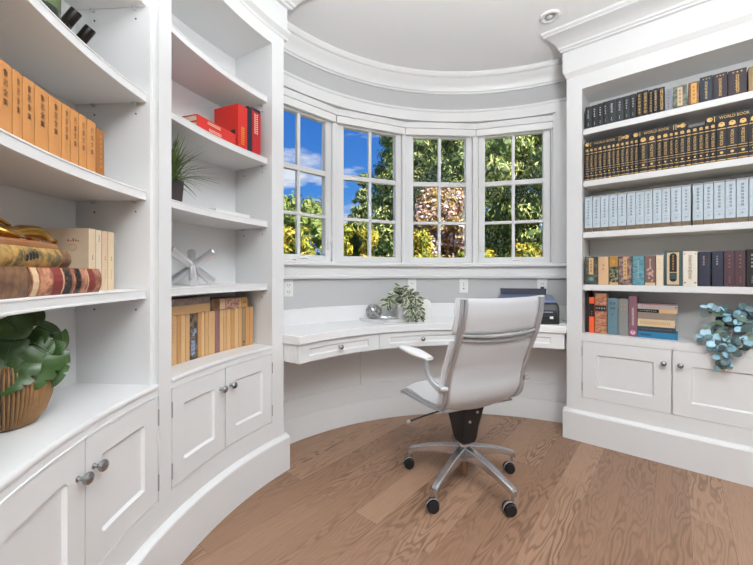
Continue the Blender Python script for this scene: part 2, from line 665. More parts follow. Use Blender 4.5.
for a0, a1 in ((A_S1 + 0.05, A_M0 - 0.05), (A_M1 + 0.5, A_O2 - 0.05)):
    for z in SHZ:
        zz = z + (0.003 if z > 2 else 0)
        sh = MB().arcprof(LC, [(LR + 0.040, zz - 0.036), (LR + 0.034, zz - 0.034), (LR + 0.034, zz - 0.029), (LR + 0.036, zz - 0.028), (LR + 0.036, zz - 0.007),
                               (LR + 0.034, zz - 0.006), (LR + 0.034, zz - 0.002), (LR + 0.037, zz), (LR + DEP - 0.001, zz), (LR + DEP - 0.001, zz - 0.036)], a0, a1, 24)
        part('shelf', sh, CASE, lb, True, angle=20)
# shelf pins and pin holes on the far side panels
for aa in (A_S1 + 0.02, A_M1 + 0.46):
    tv = Vector((-math.sin(rad(aa)), math.cos(rad(aa)), 0))
    for dd in (0.075, 0.235):
        for z in SHZ:
            p = lp(aa, dd, z - 0.042)
            pn = MB().cyl(p, p + tv * 0.016, 0.0035, 8)
            part('shelf_pin', pn, STEEL, lb, True)
            p = lp(aa, dd, z - 0.075)
            pn = MB().cyl(p - tv * 0.002, p + tv * 0.0012, 0.003, 8)
            part('pin_hole', pn, DARKHOLE, lb)
base = MB().arcprof(LC, [(LR - 0.026, 0), (LR - 0.026, 0.186), (LR - 0.022, 0.192), (LR - 0.010, 0.199), (LR - 0.004, 0.206), (LR + 0.02, 0.206), (LR + 0.02, 0)], 146.15, A_F, 44)
part('base_board', base, CASE, lb, True, angle=25)
fz = MB().arc(LC, LR - 0.018, LR + 0.022, 146.6, A_F, 2.555, 2.72, 44)
part('frieze_board', fz, CASE, lb, True)
cp = MB().arcprof(LC, [(LR, 2.515), (LR - 0.006, 2.520), (LR - 0.010, 2.530), (LR - 0.022, 2.538), (LR - 0.034, 2.546), (LR - 0.034, 2.560), (LR - 0.018, 2.566), (LR + 0.01, 2.566), (LR + 0.01, 2.515)], 146.2, A_F, 44)
part('frieze_moulding', cp, CASE, lb, True, angle=25)


def crown_prof():
    out = [(0.018, 2.690), (0.040, 2.690), (0.044, 2.698), (0.056, 2.700)]
    for i in range(7):
        a = PI / 2 * i / 6
        out.append((0.060 + 0.140 * (1 - math.cos(a)), 2.702 + 0.036 * math.sin(a)))
    out += [(0.205, 2.744), (0.220, 2.748), (0.225, 2.752), (0.225, CEIL), (0.0, CEIL), (0.0, 2.690)]
    return out


cw = MB().arcprof(LC, [(LR - p, z) for p, z in crown_prof()], 146.6, A_F, 44, shear=lambda r: -(LR - r) * 0.42 * 34.9)
part('crown_moulding', cw, CASE, lb, True, angle=25)


def door_mesh(mapf, u0, u1, z0, z1, rw, rz, ch, depth, thick, n):
    us = [u0, u0 + rw, u0 + rw + ch]
    a, b = u0 + rw + ch, u1 - rw - ch
    us += [a + (b - a) * i / n for i in range(1, n)]
    us += [b, u1 - rw, u1]
    # extra cuts in the rails keep the curve
    zs = [z0, z0 + rz, z0 + rz + abs(ch_m(ch, mapf)), z1 - rz - abs(ch_m(ch, mapf)), z1 - rz, z1]
    nu = len(us)
    m = MB()
    vs = []
    for i, u in enumerate(us):
        for j, z in enumerate(zs):
            d = depth if (2 <= i <= nu - 3 and 2 <= j <= 3) else 0.0
            vs.append(mapf(u, d, z))
    fs = []
    for i in range(nu - 1):
        for j in range(5):
            fs.append((i * 6 + j, (i + 1) * 6 + j, (i + 1) * 6 + j + 1, i * 6 + j + 1))
    o = len(vs)
    for i, u in enumerate(us):
        for z in (z0, z1):
            vs.append(mapf(u, thick, z))
    for i in range(nu - 1):
        a, b = o + 2 * i, o + 2 * (i + 1)
        fs.append((a, a + 1, b + 1, b))
        fs.append((i * 6, a, b, (i + 1) * 6))
        fs.append((i * 6 + 5, (i + 1) * 6 + 5, b + 1, a + 1))
    for i in (0, nu - 1):
        a = o + 2 * i
        ring = [i * 6 + j for j in range(6)] + [a + 1, a]
        fs.append(tuple(ring))
    m.add(vs, fs)
    return m


def ch_m(ch, mapf):
    return 0.009


def knob(parent, p, nrm, r=0.0165, name='knob'):
    M = Matrix.Translation(p) @ nrm.to_track_quat('Z', 'Y').to_matrix().to_4x4()
    pr = [(0.008, 0.0), (0.008, 0.003), (0.0055, 0.006), (0.0055, 0.014), (r * 0.75, 0.018), (r, 0.024), (r * 0.97, 0.030), (r * 0.7, 0.035), (r * 0.3, 0.037), (0.0005, 0.0375)]
    k = MB().lathe(pr, 18, M)
    return part(name, k, KNOBM, parent, True, label='brushed steel knob')


DEG = 1 / (LR * PI / 180.0)     # degrees per metre along the face
for (a0, a1, side) in ((A_S1, 161.70, 1), (161.70, A_M0, -1), (A_M1, 187.87, 1), (187.87, A_O2, -1)):
    e0, e1 = a0 + 0.09, a1 - 0.09
    # angle falls to the right, so go from high angle to low
    dm = door_mesh(lambda u, d, z: lp(u, d - 0.001, z), e0, e1, 0.3095, 0.692, 0.068 * DEG, 0.076, 0.008 * DEG, 0.009, 0.02, 8)
    d = part('cabinet_door', dm, CASE, lb)
    ka = (a1 - 1.15) if side == 1 else (a0 + 1.15)
    pk = lp(ka, -0.001, 0.602)
    knob(d, pk, (Vector((LCX, LCY, 0.602)) - pk).normalized())
    ha = a0 + 0.02 if side == 1 else a1 - 0.02
    for hz in (0.375, 0.615):
        p = lp(ha, -0.003, hz - 0.03)
        part('hinge', MB().cyl(p, p + Vector((0, 0, 0.06)), 0.003, 8), HINGE, d, True)

# ------------------------------------------------------------------ right bookcase (straight)
T0, T1, T2, T3 = -0.592, -0.497, 0.455, 0.56
RDEP = 0.28
rb = root('built_in_bookcase', rp(0, 0.1), RA, 'tall white straight built-in bookcase full of books, right of the window', 'bookcase')
ff = MB()
ff.rbox(T0, T1, 0, 0.022, 0.19, 2.56)
ff.rbox(T2, T3, 0, 0.022, 0.19, 2.56)
ff.rbox(T1, T2, 0, 0.022, 0.19, 0.298)
ff.rbox(T1, T2, 0, 0.022, 0.686, 0.735)
ff.rbox(T1, T2, 0, 0.022, 2.418, 2.56)
part('face_frame', ff, CASE, rb)
for t0, t1 in ((T0 + 0.001, T0 + 0.02), (T1 - 0.018, T1 + 0.0), (T2, T2 + 0.018), (T3 - 0.02, T3)):
    part('side_panel', MB().rbox(t0, t1, 0.02, RDEP, 0.02, 2.5), CASE, rb)
part('back_panel', MB().rbox(T0, T3, RDEP, RDEP + 0.015, 0, 2.56), CASE, rb)
part('top_panel', MB().rbox(T1, T2, 0.02, RDEP, 2.42, 2.44), CASE, rb)
part('counter_shelf', MB().rbox(T1, T2, 0.001, RDEP, 0.712, 0.7355), CASE, rb, bev=0.001)
RSH = [1.071, 1.433, 1.787, 2.147]
for z in RSH:
    sh = MB().lin([(0.032, z - 0.040), (0.030, z - 0.036), (0.030, z - 0.003), (0.033, z), (RDEP - 0.001, z), (RDEP - 0.001, z - 0.040)], T1 + 0.002, T2 - 0.002)
    part('shelf', sh, CASE, rb)
base = MB().lin([(-0.027, 0), (-0.027, 0.186), (-0.022, 0.194), (-0.008, 0.200), (0.0, 0.206), (0.02, 0.206), (0.02, 0)], -0.612, T3 + 0.02)
part('base_board', base, CASE, rb)
fz = MB().lin([(0.0, 2.515), (-0.006, 2.520), (-0.014, 2.536), (-0.024, 2.545), (-0.027, 2.56), (-0.027, 2.715), (0.02, 2.715), (0.02, 2.515)], T0, T3, shear=lambda d: d * 0.75)
part('frieze_board', fz, CASE, rb, True, angle=30)
cr = MB().lin([(-0.009 - p, z) for p, z in crown_prof()], -0.612, T3 + 0.02, shear=lambda d: (d + 0.027) * 0.42)
part('crown_moulding', cr, CASE, rb, True, angle=25)
for t0, t1, side in ((T1, -0.0205, 1), (-0.0205, T2, -1)):
    dm = door_mesh(lambda u, d, z: rp(u, d - 0.001, z), t0 + 0.0022, t1 - 0.0022, 0.3005, 0.6835, 0.084, 0.083, 0.009, 0.010, 0.02, 2)
    d = part('cabinet_door', dm, CASE, rb)
    kt = t1 - 0.039 if side == 1 else t0 + 0.039
    knob(d, rp(kt, -0.001, 0.602), -NV, 0.0155)
    ht = t0 + 0.001 if side == 1 else t1 - 0.001
    for hz in (0.375, 0.615):
        p = rp(ht, -0.003, hz - 0.03)
        part('hinge', MB().cyl(p, p + Vector((0, 0, 0.06)), 0.003, 8), HINGE, d, True)
for z in RSH:
    p = rp(T1, 0.07, z - 0.046)
    part('shelf_pin', MB().cyl(p, p + TV * 0.014, 0.0035, 8), STEEL, rb, True)

# ------------------------------------------------------------------ desk
dk = root('built_in_desk', bp(103.3, 1.5), 0, 'white curved built-in desk with shallow drawers under the bay window', 'desk')
DA0, DA1 = 60.6, 145.65
DZ = 0.79
part('desktop', MB().arc(BC, 1.303, BR - 0.001, DA0, DA1, DZ - 0.05, DZ, 60), QUARTZ, dk, True, bev=0.003)
part('backsplash', MB().arc(BC, BR - 0.022, BR - 0.001, DA0, DA1, DZ, 0.905, 60), QUARTZ, dk, True, bev=0.002)
part('desk_box', MB().arc(BC, 1.340, BR - 0.016, DA0 + 0.5, DA1 - 0.4, 0.632, DZ - 0.05, 60), WHITE, dk, True)
bnd = [DA1 - 0.5, 118.1, 89.4, DA0 + 0.5]
for i in range(3):
    a1, a0 = bnd[i] - 0.06, bnd[i + 1] + 0.06
    degd = 1 / (1.32 * PI / 180)
    dm = door_mesh(lambda u, d, z: bp(u, 1.318 + d, z), a0, a1, 0.630, DZ - 0.053, 0.080 * degd, 0.030, 0.006 * degd, 0.006, 0.022, 14)
    d = part('drawer', dm, WHITE, dk)
    am = (a0 + a1) / 2
    pk = bp(am, 1.318, 0.684)
    knob(d, pk, (Vector((BCX, BCY, 0.684)) - pk).normalized(), 0.0155)

# ------------------------------------------------------------------ wall outlets
for a, lab in ((137.3, 'white double wall outlet beside the left bookcase above the desk'), (102.0, 'white wall outlet half hidden behind the variegated desk plant'),
               (87.25, 'white wall plate with two dark jacks above the chair back'), (66.6, 'white wall outlet above the printer on the desk')):
    p = bp(a, BR, 0.99)
    o = root('wall_outlet', p, rad(a - 90), lab, 'outlet', 'wall outlets around the bay')
    part('cover_plate', MB().box(-0.036, 0.036, -0.006, 0.0, 0.0, 0.115), PLASTIC, o, bev=0.002, world=False)
    if a == 87.25:
        for z, r in ((0.035, 0.006), (0.06, 0.004), (0.08, 0.004)):
            part('jack_hole', MB().cyl((0, -0.0075, z), (0, -0.005, z), r, 10), DARKHOLE, o, world=False)
    else:
        for z in (0.035, 0.08):
            sl = MB()
            for x in (-0.008, 0.008):
                sl.box(x - 0.0015, x + 0.0015, -0.0068, -0.005, z - 0.006, z + 0.006)
            sl.cyl((0, -0.0068, z - 0.014), (0, -0.005, z - 0.014), 0.002, 8)
            part('socket', sl, DARKHOLE, o, world=False)

# ------------------------------------------------------------------ ceiling downlight
dl = root('recessed_downlight', (1.087, 2.238, CEIL - 0.012), 0, 'round white recessed downlight in the ceiling near the right crown', 'light')
part('trim_ring', MB().lathe([(0.030, 0.008), (0.034, 0.004), (0.048, 0.0), (0.058, 0.004), (0.060, 0.012), (0.030, 0.012)], 32), WHITE, dl, True, world=False)
part('reflector', MB().lathe([(0.032, 0.006), (0.026, 0.002), (0.024, 0.010), (0.001, 0.0115)], 24, cap=False), HINGE, dl, True, world=False)
part('bulb', MB().lathe([(0.014, 0.010), (0.014, 0.003), (0.009, 0.0), (0.0005, -0.001)], 16), PLASTIC, dl, True, world=False)

# ------------------------------------------------------------------ books
TEXTS = {}


def text_geo(body):
    """outline of a line (or column) of lettering as triangles, height normalised"""
    if body in TEXTS:
        return TEXTS[body]
    cu = bpy.data.curves.new('lettering', 'FONT')
    cu.body = body
    cu.align_x = 'CENTER'
    cu.resolution_u = 2
    cu.space_line = 1.3
    ob = bpy.data.objects.new('lettering', cu)
    COL.objects.link(ob)
    bpy.context.view_layer.update()
    ev = ob.evaluated_get(bpy.context.evaluated_depsgraph_get())
    me = ev.to_mesh()
    vs = [(v.co.x, v.co.y) for v in me.vertices]
    fs = [tuple(p.vertices) for p in me.polygons]
    ev.to_mesh_clear()
    bpy.data.objects.remove(ob)
    bpy.data.curves.remove(cu)
    if not vs:
        vs, fs = [(0, 0), (1, 0), (1, 1)], [(0, 1, 2)]
    x0, x1 = min(v[0] for v in vs), max(v[0] for v in vs)
    y0, y1 = min(v[1] for v in vs), max(v[1] for v in vs)
    vs = [((x - (x0 + x1) / 2) / (x1 - x0), (y - (y0 + y1) / 2) / (y1 - y0)) for x, y in vs]
    TEXTS[body] = (vs, fs, (x1 - x0) / (y1 - y0))
    return TEXTS[body]


class Spine:
    """flat print laid on a book spine: x across, z up the spine"""

    def __init__(self, w, bulge, M=None, lift=0.0006):
        self.w, self.b, self.M, self.lift = w, bulge, M, lift
        self.mb = MB()

    def pt(self, x, z):
        q = min(1, abs(2 * x / self.w))
        return (x, -self.b * (1 - q * q) - self.lift, z)

    def rect(self, x0, x1, z0, z1):
        n = 4
        vs, fs = [], []
        for i in range(n + 1):
            x = x0 + (x1 - x0) * i / n
            vs += [self.pt(x, z0), self.pt(x, z1)]
        for i in range(n):
            fs.append((2 * i, 2 * i + 2, 2 * i + 3, 2 * i + 1))
        self.mb.add(vs, fs, self.M)

    def disc(self, x, z, r, sx=1.0):
        n = 12
        vs = [self.pt(x + sx * r * math.cos(2 * PI * i / n), z + r * math.sin(2 * PI * i / n)) for i in range(n)]
        self.mb.add(vs, [tuple(range(n))], self.M)

    def text(self, body, x, z, w, h, turn=0):
        vs, fs, asp = text_geo(body)
        out = []
        for a, b in vs:
            if turn == 0:
                out.append(self.pt(x + a * w, z + b * h))
            elif turn == 1:                         # reads down a standing spine
                out.append(self.pt(x + b * w, z - a * h))
            else:                                   # reads along a lying spine
                out.append(self.pt(x - b * w, z + a * h))
        self.mb.add(out, fs, self.M)

    def glyph(self, x, z, s, rnd):
        """one small worn character built from strokes"""
        for k in range(3):
            zz = z + s * (-0.38 + 0.38 * k + rnd.uniform(-0.06, 0.06))
            l = s * rnd.uniform(0.28, 0.46)
            self.rect(x - l, x + l, zz - s * 0.055, zz + s * 0.055)
        for k in range(2):
            xx = x + s * (rnd.uniform(-0.3, -0.1) if k == 0 else rnd.uniform(0.1, 0.3))
            self.rect(xx - s * 0.05, xx + s * 0.05, z - s * rnd.uniform(0.2, 0.45), z + s * rnd.uniform(0.2, 0.45))

    def glyphs(self, x, z0, z1, n, s, rnd):
        for i in range(n):
            self.glyph(x, z1 - (z1 - z0) * (i + 0.5) / n, s, rnd)

    def glyphs_along(self, x, z0, z1, n, s, rnd):
        self.glyphs(x, z0, z1, n, s, rnd)


BOOKN = [0]


def book(loc, rz, w, h, d, cover, label, group, decor=(), lying=False, rounded=0.0, name='book', seed=1, paper=False, tilt=0.0, extra=None):
    """book standing on loc with its spine facing local -y (lying: spine along local x)"""
    BOOKN[0] += 1
    rnd = random.Random(seed * 77 + BOOKN[0])
    o = root(name, loc, rz, label, 'book', group)
    M = None
    if lying:
        M = Matrix(((0, 0, 1, -h / 2), (0, 1, 0, 0), (-1, 0, 0, w / 2), (0, 0, 0, 1)))
    t = 0.0012 if paper else 0.0028
    c = MB()
    # cover cross-section in x, y
    n = 6
    outer = [(-w / 2, d)]
    inner = []
    for i in range(n + 1):
        x = -w / 2 + w * i / n
        q = 2 * x / w
        outer.append((x, -rounded * (1 - q * q)))
    outer.append((w / 2, d))
    for i in range(n, -1, -1):
        x = (-w / 2 + w * i / n) * (1 - 2 * t / w)
        q = 2 * x / w
        inner.append((x, t - rounded * (1 - q * q)))
    poly = outer + [(w / 2 - t, d)] + inner + [(-w / 2 + t, d)]
    # as strips so that the concave section fills cleanly
    out_path = outer
    in_path = [(-w / 2 + t, d)] + inner[::-1] + [(w / 2 - t, d)]
    k = len(out_path)
    vs = []
    for (x, y) in out_path:
        vs += [(x, y, 0), (x, y, h)]
    for (x, y) in in_path:
        vs += [(x, y, 0), (x, y, h)]
    fs = []
    for i in range(k - 1):
        a, b = 2 * i, 2 * (i + 1)
        p, q = 2 * k + 2 * i, 2 * k + 2 * (i + 1)
        fs += [(a, b, b + 1, a + 1), (p, p + 1, q + 1, q), (a, p, q, b), (a + 1, b + 1, q + 1, p + 1)]
    fs += [(0, 1, 2 * k + 1, 2 * k), (2 * k - 2, 4 * k - 2, 4 * k - 1, 2 * k - 1)]
    c.add(vs, fs, M)
    part('cover', c, cover, o, rounded > 0, world=False)
    g = 0.0006 if paper else 0.004
    pg = MB().box(-w / 2 + t + 0.0002, w / 2 - t - 0.0002, t + 0.001, d - g, g, h - g, M)
    part('pages', pg, PAGES, o, world=False)
    for (nm, mt, fn) in [(nm, mt, f1) for (nm, mt, fs_) in decor for f1 in (fs_ if isinstance(fs_, list) else [fs_])]:
        s = Spine(w, rounded, M, 0.0007 if nm != 'label_panel' else 0.0004)
        fn(s, w, h, rnd)
        part(nm, s.mb, mt, o, world=False)
    if extra:
        extra(o, w, h, d, M, rnd)
    return o


def left_book(a0, a1, z, h, d, cover, label, group, back=0.045, **k):
    w = abs(a0 - a1) * PI / 180 * (LR + back) - k.pop('gap', 0.0012)
    a = (a0 + a1) / 2
    return book(lp(a, back, z), rad(a - 90), w, h, d, cover, label, group, **k)


def left_lying(a0, a1, z, th, d, cover, label, group, back=0.045, **k):
    ln = 2 * math.tan(rad(abs(a0 - a1) / 2)) * (LR + back)
    a = (a0 + a1) / 2
    return book(lp(a, back, z), rad(a - 90), th, ln, d, cover, label, group, lying=True, **k)


def right_book(t0, t1, z, h, d, cover, label, group, back=0.045, **k):
    return book(rp((t0 + t1) / 2, back, z), RA, (t1 - t0) - 0.0008, h, d, cover, label, group, **k)


def right_lying(t0, t1, z, th, d, cover, label, group, back=0.045, **k):
    return book(rp((t0 + t1) / 2, back, z), RA, th, t1 - t0, d, cover, label, group, lying=True, **k)


def bk(name, rgb, rough=0.6, var=0.12, coat=0.0):
    return mat('cover_' + name, rgb, rough, var=var, vscale=30, coat=coat, bump=0.06, bscale=200)


# --- left bookcase, bay one, second shelf: tan set with black titles
TAN = bk('tan', (194, 134, 76), 0.55, 0.08)
TANB = bk('tan_worn', (158, 100, 48), 0.55, 0.1)
edges = [-163.6, -165.13, -166.17, -167.47, -169.08, -170.66, -171.75, -172.87, -173.97, -175.25, -176.5]
edges = [e - 0.85 for e in edges]


def deco_brush(txt, zfrac):
    def f(s, w, h, r):
        s.text('\n'.join(txt), 0, h * zfrac, w * 0.34, h * 0.52)
    return f


def deco_small(s, w, h, r):
    s.glyphs(0, h * 0.15, h * 0.9, 7, w * 0.3, r)


for i in range(10):
    a0, a1 = edges[i], edges[i + 1]
    h = [0.150, 0.150, 0.151, 0.151, 0.150, 0.152, 0.152, 0.152, 0.151, 0.140][i]
    if i < 6:
        left_book(a0, a1, 1.4452, h, 0.14, TAN, '%s tan volume from the left with brushed black title on the second-highest shelf' % ORD[i],
                  'tan volumes in the near left bay', gap=0.003, rounded=0.0016, decor=[('title', INK, deco_brush('鲁迅全集', 0.64))])
    elif i < 9:
        left_book(a0, a1, 1.4452, h, 0.14, TAN, '%s tan volume from the right end with looser brushed black title' % ['fourth', 'third', 'second'][i - 6],
                  'tan volumes in the near left bay', gap=0.003, rounded=0.0016, decor=[('title', INK, deco_brush('巴金文集', 0.60))])
    else:
        left_book(a0, a1, 1.4452, h, 0.13, TANB, 'shorter darker tan book with faint gilt title at the right end of the tan row',
                  'tan volumes in the near left bay', gap=0.003, rounded=0.0016, decor=[('title', GOLD, deco_small)])

# --- bay one, third shelf: lying old books and four ivory paperbacks
RED_LEATHER = two_tone('old_red_leather', (112, 58, 44), (168, 112, 86), 55, 0.35, 0.65, 0.5, bump=0.2)
BRN_LEATHER = two_tone('old_brown_leather', (92, 62, 42), (132, 96, 66), 45, 0.35, 0.65, 0.5, bump=0.2)
PICTURE = two_tone('yellowed_pictorial_spine', (96, 84, 52), (190, 150, 84), 42, 0.38, 0.6, 0.5)
DARKPAN = two_tone('black_label_patches', (28, 26, 26), (120, 84, 60), 90, 0.55, 0.7, 0.5)
REDPAN = bk('red_label', (128, 48, 42), 0.5, 0.2)
CREAMPAN = bk('cream_label', (206, 178, 142), 0.6, 0.15)
PINKPAN = two_tone('faded_pink_leather', (150, 92, 70), (196, 142, 108), 60, 0.4, 0.6, 0.5)


def panel(lo, hi, wf=0.96):
    def f(s, w, h, r):
        s.rect(-w / 2 * wf, w / 2 * wf, h * lo, h * hi)
    return f


def panels(*ranges):
    return [panel(lo, hi, 0.97) for lo, hi in ranges]


left_lying(-167.85, -176.75, 1.0872, 0.0705, 0.19, RED_LEATHER, 'thick old red and black banded leather volume lying under the pictorial one', 'old volumes lying under the bronze figure',
           rounded=0.009, decor=[('red_band', REDPAN, panels((0.26, 0.38), (0.78, 0.87))), ('cream_band', CREAMPAN, panels((0.015, 0.08), (0.385, 0.40), (0.755, 0.77))),
                                 ('pink_band', PINKPAN, panels((0.10, 0.24), (0.54, 0.60), (0.66, 0.75))), ('black_band', DARKPAN, panels((0.41, 0.51), (0.56, 0.65)))])
left_lying(-159.9, -167.6, 1.0872, 0.0705, 0.19, BRN_LEATHER, 'plain brown leather volume lying at the left edge beside the banded red one', 'old volumes lying under the bronze figure', rounded=0.006)
left_lying(-161.2, -173.4, 1.1582, 0.049, 0.17, PICTURE, 'yellowed pictorial volume lying directly under the bronze figure base', 'old volumes lying under the bronze figure', back=0.058,
           rounded=0.010, decor=[('dark_band', BRN_LEATHER, panels((0.885, 0.985))), ('gilt_line', GOLD, panels((0.42, 0.44), (0.50, 0.505))),
                                 ('vignette', DARKPAN, lambda s, w, h, r: [s.rect(-w * 0.1 - q * w * 0.1, w * 0.22 - q * w * .05, h * (0.52 + 0.03 * q), h * (0.545 + 0.03 * q)) for q in range(4)])])
IVORY = [bk('ivory_a', (206, 184, 156), 0.6, 0.05), bk('ivory_b', (210, 194, 168), 0.6, 0.05), bk('ivory_c', (206, 178, 150), 0.6, 0.05), bk('ivory_d', (208, 186, 152), 0.6, 0.05)]
ie = [-178.3, -179.28, -180.12, -181.0, -181.95]


def emblem(o, w, h, d, M, rnd):
    m = MB()
    x = -w / 2 - 0.0005
    m.tube([(x, 0.05 + 0.012 * math.cos(q), h * 0.70 + 0.010 * math.sin(q)) for q in [2 * PI * j / 14 for j in range(14)]], 0.0008, 4, closed=True)
    part('emblem', m, TANB, o, world=False)
    m = MB()
    for k in range(5):
        m.box(x - 0.0003, x, 0.03 + 0.008 * k, 0.035 + 0.008 * k, h * 0.79, h * 0.79 + 0.004 + 0.003 * (k % 3))
    part('cover_lettering', m, TANB, o, world=False)


for i in range(4):
    left_book(ie[i], ie[i + 1], 1.0872, [0.201, 0.200, 0.200, 0.200][i], 0.15, IVORY[i],
              ['thick ivory paperback with round cover emblem, leftmost of the four upright', 'ivory paperback with short dark title, second of the four upright',
               'pinkish ivory paperback, third of the four upright ones', 'ivory paperback nearest the side panel on the third shelf'][i],
              'ivory paperbacks in the near left bay', back=0.115, gap=0.0025, rounded=0.001, paper=True,
              decor=[('title', INK, (lambda q: lambda s, w, h, r: (s.glyphs(0, h * 0.80, h * 0.92, 3, w * 0.26, r) if q == 1 else s.glyphs(0, h * 0.50, h * 0.58, 2, w * 0.24, r), s.glyphs(0, h * 0.18, h * 0.36, 5, w * 0.16, r)))(i))],
              extra=emblem if i == 0 else None)

# --- bay two, second shelf: red books
RED = bk('red', (206, 44, 36), 0.4, 0.06)
RED2 = bk('deep_red', (184, 30, 34), 0.4, 0.06)
NAVYC = bk('navy', (30, 32, 52), 0.45, 0.08)


def lettering_line(zlo, zhi, xf=0.0, hf=0.42, n=12):
    def f(s, w, h, r):
        st = (zhi - zlo) / n
        for i in range(n):
            z0 = h * (zlo + st * i)
            s.rect(w * (xf - hf / 2), w * (xf - hf / 2 + hf * 0.25), z0, z0 + h * st * 0.7)
            s.rect(w * (xf + hf / 2 - hf * 0.25), w * (xf + hf / 2), z0, z0 + h * st * 0.7)
            s.rect(w * (xf - hf / 2), w * (xf + hf / 2), z0, z0 + h * st * 0.3)
    return f


left_lying(165.9, 157.35, 1.8032, 0.030, 0.17, RED, 'lower of the two red books lying flat beside the upright red ones', 'red books in the far left bay',
           decor=[('title', REDINK, lettering_line(0.28, 0.60))])
left_lying(165.95, 157.4, 1.8334, 0.030, 0.17, RED, 'upper of the two red books lying flat beside the upright red ones', 'red books in the far left bay',
           decor=[('title', REDINK, lettering_line(0.25, 0.58))])
left_book(157.0, 154.75, 1.8032, 0.228, 0.17, RED, 'thick upright red book with yellow spine title', 'red books in the far left bay',
          decor=[('title', YELLOWINK, lettering_line(0.1, 0.52, 0.0, 0.3, 9))],
          extra=lambda o, w, h, d, M, r: part('cover_mark', MB().box(-w / 2 - 0.0005, -w / 2, 0.02, 0.05, h * 0.28, h * 0.42), BLACKP, o, world=False))
left_book(154.7, 153.65, 1.8032, 0.242, 0.16, NAVYC, 'thin navy book standing between the upright red books', 'red books in the far left bay')
left_book(153.6, 151.5, 1.8032, 0.250, 0.16, RED2, 'tall upright red book with dark top and white lettering', 'red books in the far left bay',
          decor=[('title', REDINK, lettering_line(0.45, 0.9, -0.05, 0.4, 10)), ('dark_corner', NAVYC, panel(0.93, 1.0))])

# --- bay two, counter: row of tan paperbacks with books lying on top
lowe = [168.6, 166.93, 166.16, 165.34, 164.44, 162.85, 162.17, 161.49, 160.68, 159.31, 158.26, 157.55, 156.78, 155.87, 155.08, 154.2, 153.35, 152.58, 151.63, 150.75]
KRAFT = [bk('kraft_a', (204, 164, 116), 0.65, 0.05), bk('kraft_b', (198, 156, 108), 0.65, 0.05), bk('kraft_c', (208, 170, 122), 0.65, 0.05), bk('kraft_d', (190, 142, 90), 0.65, 0.06)]
PICT2 = two_tone('dark_pictorial_spine', (58, 48, 44), (124, 108, 92), 45, 0.4, 0.6, 0.5)
BLUEPATCH = two_tone('blue_floral_patch', (70, 90, 130), (150, 160, 176), 70, 0.4, 0.6, 0.5)
MAUVE = bk('mauve', (140, 100, 98), 0.55, 0.12)
GREYBR = bk('grey_brown', (150, 124, 90), 0.6, 0.12)
kn = 0
for i in range(19):
    if i == 4:
        left_book(lowe[i], lowe[i + 1], 0.7382, 0.219, 0.115, PICT2, 'dark pictorial spine with blue flowers among the tan paperbacks', 'tan paperbacks on the far left counter', back=0.13, gap=0.0026, rounded=0.0012, paper=True,
                  decor=[('picture', BLUEPATCH, lambda s, w, h, r: (s.rect(-w * 0.4, w * 0.1, h * 0.1, h * 0.42), s.disc(w * 0.15, h * 0.62, w * 0.25), s.disc(-w * 0.1, h * 0.55, w * 0.2)))])
        continue
    if i == 9:
        left_book(lowe[i], lowe[i + 1], 0.7382, 0.219, 0.115, MAUVE, 'mauve-spined paperback in the middle of the tan row', 'tan paperbacks on the far left counter', back=0.13, gap=0.0026, rounded=0.0012, paper=True,
                  decor=[('title', INK, lambda s, w, h, r: s.glyphs(0, h * 0.3, h * 0.9, 9, w * 0.2, r))])
        continue
    if i == 16:
        left_book(lowe[i], lowe[i + 1], 0.7382, 0.218, 0.115, GREYBR, 'grey-brown paperback near the right end of the tan row', 'tan paperbacks on the far left counter', back=0.13, gap=0.0026, rounded=0.0012, paper=True,
                  decor=[('mark', INK, lambda s, w, h, r: s.disc(0, h * 0.12, w * 0.25))])
        continue
    pos = '%s from the left' % ORD[i] if i < 10 else '%s from the right' % ORD[18 - i]
    if i == 18:
        pos = 'rightmost'
    if i == 0:
        pos = 'leftmost'
    left_book(lowe[i], lowe[i + 1], 0.7382, 0.218 + 0.002 * (i % 2), 0.115, KRAFT[(i * 7) % 4 if i < 17 else 3], 'tan paperback standing %s in the row above the far cabinet' % pos,
              'tan paperbacks on the far left counter', back=0.13, gap=0.0026, rounded=0.0012, paper=True, decor=[('title', TANB, lambda s, w, h, r: s.glyphs(0, h * 0.45, h * 0.85, 6, w * 0.18, r))])
GREYMAUVE = two_tone('grey_mauve_spine', (132, 118, 112), (160, 140, 134), 60, 0.4, 0.6, 0.6)
left_lying(169.2, 160.35, 0.9585, 0.0195, 0.13, KRAFT[0], 'tan paperback lying lowest of three on the tan row', 'books lying on the tan row', back=0.125, paper=True)
left_lying(169.4, 160.3, 0.9782, 0.0195, 0.13, KRAFT[2], 'tan paperback lying second of three on the tan row', 'books lying on the tan row', back=0.125, paper=True)
left_lying(169.3, 160.3, 0.9979, 0.031, 0.13, GREYMAUVE, 'grey mauve book lying topmost of three on the tan row', 'books lying on the tan row', back=0.125)
FLORAL = two_tone('pink_blue_floral', (150, 96, 104), (206, 168, 140), 60, 0.4, 0.6, 0.5)
left_lying(160.1, 151.95, 0.9585, 0.056, 0.13, BRN_LEATHER, 'thick book with floral and gold spine panels lying on the right of the tan row', 'books lying on the tan row', back=0.125, rounded=0.003,
           decor=[('cream_panel', CREAMPAN, panels((0.20, 0.34), (0.72, 0.78))), ('floral_panel', FLORAL, panel(0.35, 0.71)), ('gold_panel', bk('ochre', (196, 152, 92)), panel(0.79, 0.97)),
                  ('red_marks', REDPAN, lambda s, w, h, r: s.glyphs(0, h * 0.82, h * 0.95, 2, w * 0.3, r))])

